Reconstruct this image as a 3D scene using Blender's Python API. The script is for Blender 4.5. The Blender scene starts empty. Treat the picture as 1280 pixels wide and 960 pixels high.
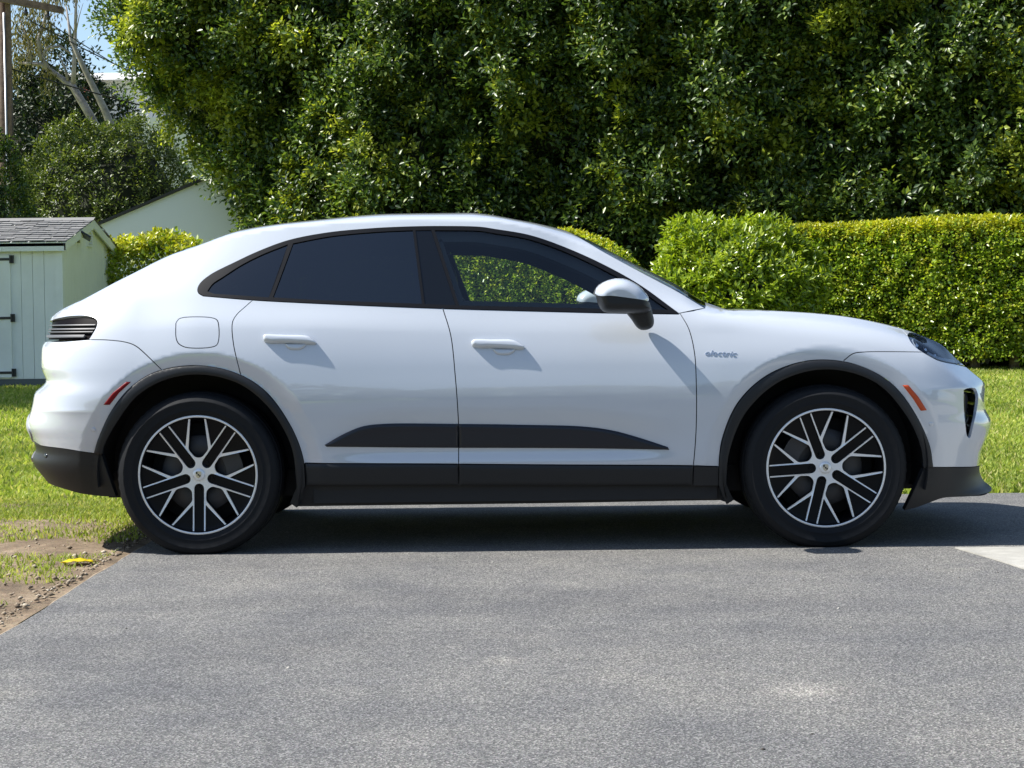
import bpy, math, random
import numpy as np
from mathutils import Vector, Matrix
from mathutils.geometry import delaunay_2d_cdt

scene = bpy.context.scene
C = scene.collection
R = math.radians
rng = np.random.default_rng(11)

# ---------------------------------------------------------------- camera, sky, sun, exposure
cam = bpy.data.cameras.new('camera'); cam.sensor_width = 36.0; cam.lens = 36.0*2119/1280
cam.clip_start = .1; cam.clip_end = 4000
cam_o = bpy.data.objects.new('camera', cam); C.objects.link(cam_o)
cam_o.matrix_world = Matrix.Translation((0,-8.75,1.05)) @ Matrix.Rotation(R(90-2.03),4,'X') @ Matrix.Rotation(R(-.65),4,'Z')
scene.camera = cam_o

SUN_EL, SUN_SIDE = 50.5, -0.5          # elevation; degrees the sun stands beyond the car's long axis
sun_dir = Vector((math.cos(R(SUN_EL))*math.cos(R(SUN_SIDE)), -math.cos(R(SUN_EL))*math.sin(R(SUN_SIDE)), -math.sin(R(SUN_EL))))
world = bpy.data.worlds.new('World'); scene.world = world; world.use_nodes = True
wn = world.node_tree; wn.nodes.clear()
sky = wn.nodes.new('ShaderNodeTexSky'); sky.sky_type = 'NISHITA'; sky.sun_disc = False
sky.sun_elevation = R(SUN_EL); sky.sun_rotation = math.atan2(-sun_dir.x, -sun_dir.y); sky.air_density = 1.0; sky.dust_density = .6; sky.ozone_density = 1.4
bg = wn.nodes.new('ShaderNodeBackground'); bg.inputs[1].default_value = .096
wo = wn.nodes.new('ShaderNodeOutputWorld')
wn.links.new(sky.outputs[0], bg.inputs[0]); wn.links.new(bg.outputs[0], wo.inputs[0])
sun = bpy.data.lights.new('sun', 'SUN'); sun.energy = 4.8; sun.angle = R(.53); sun.color = (1.0,.968,.91)
sun_o = bpy.data.objects.new('sun', sun); C.objects.link(sun_o)
sun_o.rotation_euler = sun_dir.to_track_quat('-Z','Y').to_euler(); sun_o.location = (-20,0,25)
scene.view_settings.view_transform = 'Standard'; scene.view_settings.look = 'None'
scene.view_settings.gamma = 1.0; scene.view_settings.use_curve_mapping = False
scene.view_settings.exposure = 0.93

# ---------------------------------------------------------------- helpers
def fast_mesh(name, v, f):
    """v (n,3), f (m,3 or 4) arrays -> mesh"""
    me = bpy.data.meshes.new(name); v = np.asarray(v, np.float32); f = np.asarray(f, np.int32); k = f.shape[1]
    me.vertices.add(len(v)); me.vertices.foreach_set('co', v.ravel())
    me.loops.add(f.size); me.loops.foreach_set('vertex_index', f.ravel())
    me.polygons.add(len(f)); me.polygons.foreach_set('loop_start', np.arange(0, f.size, k, dtype=np.int32))
    me.update(calc_edges=True); me.validate()
    return me
def link(name, me, mat=None, parent=None):
    o = bpy.data.objects.new(name, me); C.objects.link(o)
    if mat is not None: me.materials.append(mat)
    if parent is not None: o.parent = parent
    return o
def obj(name, verts, faces, mat=None, parent=None, smooth=False):
    me = bpy.data.meshes.new(name); me.from_pydata([tuple(map(float,p)) for p in verts], [], [tuple(map(int,q)) for q in faces]); me.update()
    if smooth: me.polygons.foreach_set('use_smooth', [True]*len(me.polygons))
    return link(name, me, mat, parent)
def tag(o, label=None, cat=None, group=None, kind=None):
    if label: o['label'] = label
    if cat: o['category'] = cat
    if group: o['group'] = group
    if kind: o['kind'] = kind
    return o
def empty(name, loc=(0,0,0), parent=None):
    o = bpy.data.objects.new(name, None); C.objects.link(o); o.location = loc; o.empty_display_size = .2
    if parent is not None: o.parent = parent
    return o
class MB:
    """collects boxes, tubes and prisms into one mesh"""
    def __init__(s): s.v = []; s.f = []
    def add(s, v, f):
        b = len(s.v); s.v += [tuple(map(float,p)) for p in v]; s.f += [tuple(b+i for i in q) for q in f]; return s
    def box(s, a, b, bev=0):
        (x0,y0,z0),(x1,y1,z1) = a, b
        if bev <= 0:
            return s.add([(x0,y0,z0),(x1,y0,z0),(x1,y1,z0),(x0,y1,z0),(x0,y0,z1),(x1,y0,z1),(x1,y1,z1),(x0,y1,z1)],
                [(3,2,1,0),(4,5,6,7),(0,1,5,4),(1,2,6,5),(2,3,7,6),(3,0,4,7)])
        import bmesh
        bm = bmesh.new(); bmesh.ops.create_cube(bm, size=1)
        for v in bm.verts: v.co = Vector(((x0+x1)/2+v.co.x*(x1-x0),(y0+y1)/2+v.co.y*(y1-y0),(z0+z1)/2+v.co.z*(z1-z0)))
        bmesh.ops.bevel(bm, geom=bm.edges[:], offset=bev, segments=2, affect='EDGES', profile=.5)
        bm.verts.index_update(); s.add([v.co for v in bm.verts], [[v.index for v in f.verts] for f in bm.faces]); bm.free(); return s
    def tube(s, pts, rad, n=8, cap=True):
        pts = [Vector(p) for p in pts]; m = len(pts)
        rad = [rad]*m if np.isscalar(rad) else list(rad)
        vs = []; up = Vector((0,0,1)); pu = None
        for i,p in enumerate(pts):
            t = (pts[min(i+1,m-1)]-pts[max(i-1,0)]).normalized()
            a = (pu - t*pu.dot(t)) if pu is not None else (t.cross(up) if abs(t.z) < .95 else t.cross(Vector((1,0,0))))
            a.normalize(); pu = a; b = t.cross(a)
            for k in range(n):
                an = 2*math.pi*k/n; vs.append(p+a*math.cos(an)*rad[i]+b*math.sin(an)*rad[i])
        fs = [(i*n+k, i*n+(k+1)%n, (i+1)*n+(k+1)%n, (i+1)*n+k) for i in range(m-1) for k in range(n)]
        if cap: fs += [tuple(range(n-1,-1,-1)), tuple((m-1)*n+k for k in range(n))]
        return s.add(vs, fs)
    def prism(s, poly, y0, y1):
        """polygon of (x,z) extruded along y"""
        n = len(poly)
        return s.add([(x,y0,z) for x,z in poly]+[(x,y1,z) for x,z in poly],
            [tuple(range(n)), tuple(range(2*n-1,n-1,-1))]+[(i,n+i,n+(i+1)%n,(i+1)%n) for i in range(n)])
    def build(s, name, mat, parent=None, smooth=False): return obj(name, s.v, s.f, mat, parent, smooth)

# ---------------------------------------------------------------- materials
def mat(name, col, rough=.5, metal=0, **kw):
    m = bpy.data.materials.new(name); m.use_nodes = True; b = m.node_tree.nodes['Principled BSDF']
    b.inputs['Base Color'].default_value = (*col,1); b.inputs['Roughness'].default_value = rough; b.inputs['Metallic'].default_value = metal
    for k,v in kw.items(): b.inputs[k.replace('_',' ')].default_value = v
    return m
def nt(m): return m.node_tree, m.node_tree.nodes['Principled BSDF']
def ramp(t, stops):
    r = t.nodes.new('ShaderNodeValToRGB'); e = r.color_ramp.elements
    while len(e) < len(stops): e.new(.5)
    for q,(p,c) in zip(e, stops): q.position = p; q.color = (*c,1) if len(c) == 3 else c
    return r
def noise(t, scale, detail=4, rough=.55, vec=None):
    n = t.nodes.new('ShaderNodeTexNoise'); n.inputs['Scale'].default_value = scale; n.inputs['Detail'].default_value = detail; n.inputs['Roughness'].default_value = rough
    if vec is not None: t.links.new(vec, n.inputs['Vector'])
    return n
def pos(t):
    g = t.nodes.new('ShaderNodeNewGeometry'); return g.outputs['Position']
def mixc(t, a, b, fac, mode='MIX'):
    n = t.nodes.new('ShaderNodeMix'); n.data_type = 'RGBA'; n.blend_type = mode
    for s,v in ((n.inputs['Factor'],fac),(n.inputs['A'],a),(n.inputs['B'],b)):
        if hasattr(v,'links') or isinstance(v, bpy.types.NodeSocket): t.links.new(v, s)
        elif isinstance(v,(int,float)): s.default_value = v
        else: s.default_value = (*v,1)
    return n.outputs['Result']
def bump(t, b, h, strength=.3, dist=.01):
    n = t.nodes.new('ShaderNodeBump'); n.inputs['Strength'].default_value = strength; n.inputs['Distance'].default_value = dist
    t.links.new(h, n.inputs['Height']); t.links.new(n.outputs[0], b.inputs['Normal'])
def leaf_mat(name, stops, transl=.35, rough=.42, spec=.5, tcol=(1.25,1.25,.55), hue=None):
    """leaf colour varies from leaf to leaf; part of the light passes through"""
    m = bpy.data.materials.new(name); m.use_nodes = True; t = m.node_tree; b = t.nodes['Principled BSDF']
    g = t.nodes.new('ShaderNodeNewGeometry'); r = ramp(t, stops); t.links.new(g.outputs['Random Per Island'], r.inputs[0])
    col = r.outputs[0]
    n = noise(t, .9, 3, .6, pos(t)); rr = ramp(t, [(.35,(.72,.74,.70)),(.65,(1.12,1.1,1.02))]); t.links.new(n.outputs[0], rr.inputs[0])
    col = mixc(t, col, rr.outputs[0], 1.0, 'MULTIPLY')
    t.links.new(col, b.inputs['Base Color']); b.inputs['Roughness'].default_value = rough; b.inputs['Specular IOR Level'].default_value = spec
    tr = t.nodes.new('ShaderNodeBsdfTranslucent'); t.links.new(mixc(t, col, tcol, 1.0, 'MULTIPLY'), tr.inputs[0])
    mx = t.nodes.new('ShaderNodeMixShader'); mx.inputs[0].default_value = transl
    t.links.new(b.outputs[0], mx.inputs[1]); t.links.new(tr.outputs[0], mx.inputs[2])
    t.links.new(mx.outputs[0], t.nodes['Material Output'].inputs[0])
    return m

# numpy value noise
def vnoise(p, scale, seed=0):
    p = np.asarray(p, float)*scale; i = np.floor(p).astype(np.int64); f = p-i; f = f*f*(3-2*f)
    def h(a,b,c):
        n = (a*374761393+b*668265263+c*2147483647+seed*144665) & 0x7fffffff
        n = ((n ^ (n >> 13))*1274126177) & 0x7fffffff
        return ((n ^ (n >> 16)) & 0xffff)/65535.0
    out = 0
    for dx in (0,1):
        for dy in (0,1):
            for dz in (0,1):
                w = (f[:,0] if dx else 1-f[:,0])*(f[:,1] if dy else 1-f[:,1])*(f[:,2] if dz else 1-f[:,2])
                out = out+w*h(i[:,0]+dx,i[:,1]+dy,i[:,2]+dz)
    return out
def unit(a): return a/np.maximum(np.linalg.norm(a,axis=1,keepdims=True),1e-9)
def leaf_mesh(name, P, N, size, width=.5, spread=.9, up=.25, fold=.25, quad=True):
    """one folded leaf at each point, roughly facing along N"""
    n = len(P); size = np.broadcast_to(np.asarray(size,float),(n,))[:,None]
    ax = unit(rng.normal(size=(n,3))*spread+N*.5+np.array([0,0,up]))
    nm = unit(N*.8+np.array([0,0,.35])+rng.normal(size=(n,3))*.75); sd = unit(np.cross(ax,nm)); nm = np.cross(sd,ax)
    L = size*(.8+.4*rng.random((n,1)))
    a = P; tip = P+ax*L-nm*L*.12; mid = P+ax*L*.45
    l = mid+sd*L*width*.5+nm*L*fold*.3; r = mid-sd*L*width*.5+nm*L*fold*.3
    v = np.stack([a,l,tip,r],1).reshape(-1,3); b = np.arange(n)[:,None]*4
    f = np.concatenate([b+np.array([[0,1,2]]), b+np.array([[0,2,3]])],0)
    return fast_mesh(name, v, f)

def sprigs(A, D, ln, k, size, name, width=.5, rad=.05, off=(0,0,0), drop=0.0, flat=None):
    """short leafy shoots: k leaves set alternately along each shoot from base A in direction D"""
    m = len(A); D = unit(D); ln = np.broadcast_to(ln,(m,))
    up = np.where(np.abs(D[:,2:3]) < .9, np.array([[0,0,1.]]), np.array([[1.,0,0]])); S1 = unit(np.cross(D,up)); S2 = np.cross(D,S1)
    t = (np.arange(k)+rng.random((m,k)))/k; an = np.arange(k)[None]*2.4+rng.uniform(0,6.28,(m,1))+rng.normal(size=(m,k))*.4
    rd = S1[:,None]*np.cos(an)[...,None]+S2[:,None]*np.sin(an)[...,None]
    P = A[:,None]+D[:,None]*(t*ln[:,None])[...,None]+rd*(rad*(1.05-.6*t))[...,None]
    P[...,2] -= drop*t*t*ln[:,None]
    ax = unit((D[:,None]*(.35+.8*t)[...,None]+rd*.9+rng.normal(size=(m,k,3))*.28).reshape(-1,3)); P = P.reshape(-1,3)
    nm = unit((D[:,None]*.7-rd*.35+np.array([0,0,.55])+rng.normal(size=(m,k,3))*.35).reshape(-1,3))
    if flat is not None: nm = unit(nm+np.repeat(flat,k,0))
    sd = unit(np.cross(ax,nm)); nm = np.cross(sd,ax); L = (size*(.7+.6*rng.random(len(P))))[:,None]
    tip = P+ax*L-nm*L*.15; mid = P+ax*L*.45; l = mid+sd*L*width*.5+nm*L*.07; r = mid-sd*L*width*.5+nm*L*.07
    v = (np.stack([P,l,tip,r],1)-np.asarray(off)).reshape(-1,3); b = np.arange(len(P))[:,None]*4
    return fast_mesh(name, v, np.concatenate([b+np.array([[0,1,2]]), b+np.array([[0,2,3]])],0))
# ---------------------------------------------------------------- the ground
def lawn_z(x, y): return .030*np.clip(np.asarray(y,float)-1.6, 0, 14.5)
ys = [-400,-60,-20,-9,-4,1.4,2.2,3.5,5,7,9,11,13,16.1,24,60,300,1500]
xs = [-1500,-300,-60,-25,-12,-8,-5,-2.5,0,2.5,5,8,12,25,60,300,1500]
gm = mat('soil_and_grass', (.12,.17,.035), .95)
t,b = nt(gm); n1 = noise(t, 1.3, 5, .6, pos(t)); r1 = ramp(t, [(.3,(.15,.20,.04)),(.55,(.24,.29,.065)),(.75,(.34,.34,.12))]); t.links.new(n1.outputs[0], r1.inputs[0]); t.links.new(r1.outputs[0], b.inputs['Base Color'])
v = [(x,y,float(lawn_z(x,y))-.012) for y in ys for x in xs]; nx = len(xs)
ground = obj('ground', v, [(j*nx+i,j*nx+i+1,(j+1)*nx+i+1,(j+1)*nx+i) for j in range(len(ys)-1) for i in range(nx-1)], gm); tag(ground, kind='structure')

asph = mat('asphalt', (.15,.15,.155), .88); t,b = nt(asph); p = pos(t)
vo = t.nodes.new('ShaderNodeTexVoronoi'); vo.inputs['Scale'].default_value = 215; t.links.new(p, vo.inputs['Vector'])
n2 = noise(t, 210, 3, .7, p); n3 = noise(t, .55, 5, .6, p); n4 = noise(t, 3.0, 4, .6, p)
sp = ramp(t, [(.0,(.034,.0335,.0325)),(.35,(.083,.082,.079)),(.62,(.135,.132,.126)),(1,(.33,.32,.30))]); t.links.new(vo.outputs['Color'], sp.inputs[0])
c = mixc(t, sp.outputs[0], n2.outputs['Color'], .28, 'OVERLAY')
st = ramp(t, [(.32,(.78,.79,.82)),(.5,(.98,.98,.98)),(.68,(1.14,1.12,1.08))]); t.links.new(n3.outputs[0], st.inputs[0])
c = mixc(t, c, st.outputs[0], 1.0, 'MULTIPLY')
s2 = ramp(t, [(.38,(.88,.88,.90)),(.62,(1.08,1.07,1.05))]); t.links.new(n4.outputs[0], s2.inputs[0])
c = mixc(t, c, s2.outputs[0], 1.0, 'MULTIPLY')
t.links.new(c, b.inputs['Base Color']); w1 = t.nodes.new('ShaderNodeTexNoise'); w1.inputs['Scale'].default_value = .35; w1.inputs['Detail'].default_value = 6; w1.inputs['Distortion'].default_value = 1.6
mp = t.nodes.new('ShaderNodeMapping'); mp.inputs['Scale'].default_value = (.35,1.6,1); t.links.new(p, mp.inputs[0]); t.links.new(mp.outputs[0], w1.inputs['Vector'])
wr = ramp(t, [(.36,(.88,.88,.89)),(.47,(1,1,1)),(.60,(1.0,1.0,1.0)),(.70,(1.10,1.09,1.06))]); t.links.new(w1.outputs[0], wr.inputs[0]); c = mixc(t, c, wr.outputs[0], 1.0, 'MULTIPLY')
v2 = t.nodes.new('ShaderNodeTexVoronoi'); v2.inputs['Scale'].default_value = .62; t.links.new(p, v2.inputs['Vector']); dr = ramp(t, [(.0,(1.55,1.45,1.28)),(.045,(1.28,1.24,1.16)),(.11,(1,1,1))]); t.links.new(v2.outputs['Distance'], dr.inputs[0]); c = mixc(t, c, dr.outputs[0], .55, 'MULTIPLY')
for (sx,sy,sr,am) in ((.83,-3.98,.16,.55),(-.04,-3.50,.10,.5),(-.55,-2.35,.22,.22),(1.05,-3.35,.24,.18),(-.28,-4.55,.20,.16)):      # pale dried spills on the paving
    dv = t.nodes.new('ShaderNodeVectorMath'); dv.operation = 'DISTANCE'; t.links.new(p, dv.inputs[0]); dv.inputs[1].default_value = (sx,sy,0)
    ns = t.nodes.new('ShaderNodeMath'); ns.operation = 'MULTIPLY_ADD'; t.links.new(n4.outputs[0], ns.inputs[0]); ns.inputs[1].default_value = .22; t.links.new(dv.outputs['Value'], ns.inputs[2])
    sr_ = ramp(t, [(max(.11-.02,0),(1+1.6*am,1+1.5*am,1+1.3*am)),(.11+sr*.45,(1+.6*am,1+.56*am,1+.48*am)),(.11+sr,(1,1,1))]); t.links.new(ns.outputs[0], sr_.inputs[0]); c = mixc(t, c, sr_.outputs[0], 1.0, 'MULTIPLY')
t.links.new(c, b.inputs['Base Color']); bump(t, b, vo.outputs['Distance'], .35, .003)
def edge_line(x, y0, y1, n, amp, seed):
    r = np.random.default_rng(seed); yy = np.linspace(y0,y1,n); j = np.cumsum(r.normal(size=n))*amp; j -= np.linspace(j[0],j[-1],n)
    return [(x+float(a),float(y)) for a,y in zip(j+r.normal(size=n)*amp*.7,yy)]
L = edge_line(-1.81,-40,1.40,240,.0045,3)
far = [(x,1.40+.02*math.sin(x*3)+.012*math.sin(x*11)) for x in np.linspace(-1.7,14,120)]
poly = L+far+[(14,-40)]
def sheet(name, poly, z, m, th=.05):
    n = len(poly)
    return obj(name, [(x,y,z) for x,y in poly]+[(x,y,z-th) for x,y in poly], [tuple(range(n))[::-1]]+[(i,(i+1)%n,n+(i+1)%n,n+i) for i in range(n)], m)
dw = sheet('driveway', poly, 0.0, asph); tag(dw, kind='structure')
conc = mat('pale_concrete', (.50,.48,.43), .85); t,b = nt(conc); n1 = noise(t, 9, 6, .65, pos(t)); r1 = ramp(t, [(.3,(.27,.26,.23)),(.7,(.40,.385,.345))]); t.links.new(n1.outputs[0], r1.inputs[0]); t.links.new(r1.outputs[0], b.inputs['Base Color']); bump(t,b,n1.outputs[0],.15,.004)
cp = [(2.02,-1.02),(2.09,-1.40),(2.14,-1.75),(2.32,-3.2),(2.5,-5),(13.9,-5),(13.9,-1.02)]
ap = sheet('concrete_apron', cp, .005, conc, .03); tag(ap, kind='structure')
# bare earth beside the driveway
earth = mat('bare_earth', (.30,.22,.145), .95); t,b = nt(earth); p = pos(t); n1 = noise(t, 3.2, 7, .68, p); r1 = ramp(t, [(.3,(.085,.058,.035)),(.5,(.175,.125,.077)),(.7,(.31,.235,.155))]); t.links.new(n1.outputs[0], r1.inputs[0])
n2 = noise(t, 45, 4, .7, p); c = mixc(t, r1.outputs[0], n2.outputs['Color'], .2, 'OVERLAY'); t.links.new(c, b.inputs['Base Color']); bump(t,b,n2.outputs[0],.7,.02)
gx = np.linspace(-7,-1.785,110); gy = np.linspace(-7,1.7,170); X,Y = np.meshgrid(gx,gy); P = np.stack([X.ravel(),Y.ravel(),0*X.ravel()],1)
Z = -.006+.030*(vnoise(P,2.2,5)-.5)+.012*(vnoise(P,8,6)-.5)
Z = np.where(X.ravel()>-1.95, np.minimum(Z,.0), Z); Z = np.where(X.ravel()>-1.83, -.007, Z)
Z = np.maximum(Z,-.0085); v = np.stack([X.ravel(),Y.ravel(),Z],1); k = len(gx); ii = np.arange(len(gy)-1)[:,None]*k+np.arange(k-1)[None]; ii = ii.ravel()
er = link('bare_soil_strip', fast_mesh('bare_soil_strip', v, np.stack([ii,ii+1,ii+k+1,ii+k],1)), earth); tag(er, kind='structure'); er.data.polygons.foreach_set('use_smooth',[True]*len(er.data.polygons))
sb = MB()                                                         # thin sun-bleached lip of soil along the asphalt edge
lip = mat('dry_edge_soil', (.46,.37,.26), .95); t,b = nt(lip); n1 = noise(t,30,5,.7,pos(t)); r1 = ramp(t,[(.3,(.14,.105,.07)),(.7,(.34,.27,.19))]); t.links.new(n1.outputs[0],r1.inputs[0]); t.links.new(r1.outputs[0],b.inputs['Base Color'])
pts = [(x-.003,y,-.009) for x,y in L if -8 < y < .9]
sb.tube(pts, [.001+.015*random.Random(i).random() for i in range(len(pts))], 6); lo = sb.build('dry_soil_edge', lip, None, True); tag(lo, kind='structure')

# grass blades
gmat = leaf_mat('grass_blades', [(0,(.22,.31,.05)),(.45,(.33,.42,.08)),(.8,(.45,.49,.13)),(1,(.62,.56,.27))], .45, .6, .25, (1.1,1.1,.6))
def blades(n, box, hgt, dens=None, wid=.006):
    P = np.stack([rng.uniform(box[0],box[1],n), rng.uniform(box[2],box[3],n), np.zeros(n)],1)
    if dens is not None: P = P[rng.random(n) < dens(P)]
    n = len(P); P[:,2] = lawn_z(P[:,0],P[:,1])-.012
    an = rng.uniform(0,2*math.pi,n); h = hgt*(.5+rng.random(n)); w = wid*(.7+.6*rng.random(n))
    s = np.stack([np.cos(an),np.sin(an),0*an],1); le = np.stack([rng.normal(size=n),rng.normal(size=n),0*an],1)*.45
    tip = P+(le+np.array([0,0,1]))*h[:,None]; mid = P+(le*.35+np.array([0,0,.6]))*h[:,None]
    return np.stack([P-s*w[:,None], P+s*w[:,None], mid+s*w[:,None]*.8, tip, mid-s*w[:,None]*.8],1)
def lawn_dens(P):
    y = P[:,1]; e = .05+.55*(vnoise(P,1.6,21)-.5)+.5*(vnoise(P,.6,22)-.5)
    d = np.clip((y-e)/.8, 0, 1); patch = np.clip((vnoise(P*np.array([.6,1.3,1]),2.3,23)+.35*(vnoise(P,7,24)-.5)-.55)*7,0,1)*X_ok(P)
    return np.maximum(d, patch*.22)
def X_ok(P): return (P[:,0] < -1.86)
B = [blades(330000, (-5.2,-1.84,-3.2,6), .026, lawn_dens, .0036), blades(60000, (-9.5,-1.84,6,13.5), .045, None, .009),
     blades(60000, (2.2,6,1.45,6), .04, None, .008), blades(60000, (2.5,9,6,14.2), .045, None, .010), blades(30000, (-4.5,2.5,1.45,13.5), .045, None, .012)]
# a fringe tuft along the soil edge
B = np.concatenate(B,0); n = len(B); b0 = np.arange(n)[:,None]*5
gf = np.concatenate([b0+np.array([[0,1,2]]), b0+np.array([[0,2,4]]), b0+np.array([[4,2,3]])],0)
gr = link('lawn_grass', fast_mesh('lawn_grass', B.reshape(-1,3), gf), gmat); tag(gr, 'short sunlit lawn grass around the driveway', 'grass', kind='stuff')

# ---------------------------------------------------------------- hedges and bushes
bark = mat('bark', (.16,.125,.09), .9); t,b = nt(bark); n1 = noise(t,14,6,.7,pos(t)); r1 = ramp(t,[(.3,(.09,.068,.05)),(.7,(.26,.21,.16))]); t.links.new(n1.outputs[0],r1.inputs[0]); t.links.new(r1.outputs[0],b.inputs['Base Color']); bump(t,b,n1.outputs[0],.5,.02)
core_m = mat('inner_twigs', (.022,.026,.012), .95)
hedge_leaf = leaf_mat('hedge_leaf', [(0,(.030,.062,.018)),(.5,(.066,.122,.026)),(.85,(.15,.225,.040)),(1,(.34,.40,.08))], .36, .38, .55)
lime_leaf = leaf_mat('lime_hedge_leaf', [(0,(.10,.19,.02)),(.4,(.24,.36,.03)),(.8,(.42,.53,.05)),(1,(.62,.67,.14))], .48, .30, .6, (1.2,1.2,.4))
gold_leaf = leaf_mat('golden_leaf', [(0,(.30,.34,.025)),(.5,(.46,.48,.04)),(1,(.62,.60,.09))], .40, .36, .5, (1.1,1.1,.4))
fresh_leaf = leaf_mat('fresh_leaf', [(0,(.13,.21,.02)),(.5,(.27,.37,.03)),(1,(.48,.55,.06))], .36, .30, .65, (1.2,1.25,.45))
broad_leaf = leaf_mat('broad_bush_leaf', [(0,(.05,.085,.018)),(.5,(.10,.145,.03)),(1,(.22,.26,.06))], .34, .4, .5)
dark_leaf = leaf_mat('dark_leaf', [(0,(.016,.032,.010)),(.6,(.028,.05,.014)),(1,(.05,.075,.022))], .2, .45, .4)
olive_leaf = leaf_mat('olive_leaf', [(0,(.10,.10,.035)),(.5,(.19,.17,.06)),(1,(.30,.26,.10))], .4, .5, .4)

# tall clipped wall of fig behind everything
def tall_hedge():
    o = np.array([1.5,19.6,.4]); root = empty('tall_hedge', o-np.array([0,1.0,0])); Yf, r = 18.3, 1.3
    def place(s, z):
        xl = -4.45-.60*np.clip(z-2.4,-2,3.4)+.3*np.maximum(z-5.8,0); arc = np.clip(-s/r, 0, 1.75); front = s >= 0
        P = np.stack([np.where(front, xl+r+s, xl+r-r*np.sin(arc)), np.where(front, Yf, Yf+r*(1-np.cos(arc))), z],1)
        N = np.stack([np.where(front,0,-np.sin(arc)), np.where(front,-1,-np.cos(arc)), 0*z],1)
        Q = P*np.array([1,1,.55])
        rel = .65*(vnoise(Q,.55,1)-.5)+1.05*(vnoise(Q,1.25,2)-.5)+.75*(vnoise(P,2.6,3)-.5)
        rel = rel*(.35+.65*np.clip((z-1.2)/2.2,0,1))
        return P+N*rel[:,None], N, rel
    def puffs(s, z, rmin, rmax, per, leaves, size, out=0.0):
        """rounded clumps of shoots, each lit on its own sunny side"""
        P,N,rel = place(s,z); P = P+N*out; m = len(P); r = rng.uniform(rmin,rmax,m); up = np.array([0,0,1.])
        A = np.repeat(P,per,0); Rr = np.repeat(r,per); Nn = np.repeat(N,per,0)
        d = unit(rng.normal(size=A.shape)+Nn*.9+up*.35); A = A+d*(Rr*.62*np.array([1.0]))[:,None]; A[:,2] += .10*Rr
        D = d*.9+up*.55+rng.normal(size=A.shape)*.3
        return sprigs(A,D,Rr*rng.uniform(.55,.95,len(A)),leaves,size,'foliage',.54,.055,o)
    m = 1250; s = rng.uniform(-2.3,14,m); z = rng.uniform(.6,8.2,m)
    link('foliage', puffs(s,z,.26,.56,16,11,.094,rng.uniform(-.20,.36,m)[:,None]), hedge_leaf, root)
    m = 2600; s = rng.uniform(-2.3,14,m); z = rng.uniform(.6,8.4,m); P,N,rel = place(s,z); P = P-N*.24; D = N*.7+np.array([0,0,.6])+rng.normal(size=P.shape)*.5
    link('back_foliage', sprigs(P,D,rng.uniform(.2,.4,m),12,.090,'back_foliage',.54,.07,o), hedge_leaf, root)
    # a few longer shoots proud of the clipped face; sunlight painted into their yellower leaves
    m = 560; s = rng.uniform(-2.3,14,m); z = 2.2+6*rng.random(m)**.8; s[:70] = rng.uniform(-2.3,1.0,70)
    sh = puffs(s,z,.16,.34,11,12,.094,.16); link('shoots', sh, lit_shoot, root)
    # dark mass of twigs inside
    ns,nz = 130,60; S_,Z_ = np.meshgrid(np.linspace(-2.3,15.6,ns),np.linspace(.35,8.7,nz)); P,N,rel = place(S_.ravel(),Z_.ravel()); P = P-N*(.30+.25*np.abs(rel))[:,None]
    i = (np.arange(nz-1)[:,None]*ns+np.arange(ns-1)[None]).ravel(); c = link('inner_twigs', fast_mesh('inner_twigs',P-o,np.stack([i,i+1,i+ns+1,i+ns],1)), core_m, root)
    for k,x in enumerate(np.arange(-3.8,11.5,1.1)):
        mb = MB(); mb.tube([(x,20,.3),(x+.05,20,2),(x-.05,20.1,5)],[.10,.08,.05],7); q = mb.build('stem', bark, root); q.location = -Vector(o)
    root.rotation_euler.z = R(-21)
    tag(root, 'tall dark green fig hedge filling the background', 'hedge'); return root
lit_shoot = leaf_mat('lit_shoot_leaf', [(0,(.20,.26,.03)),(.6,(.34,.40,.05)),(1,(.52,.54,.10))], .46, .36, .6)  # new-growth yellow, brightened to paint sunlit clumps, thickest at the left end
tall_hedge()

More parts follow.
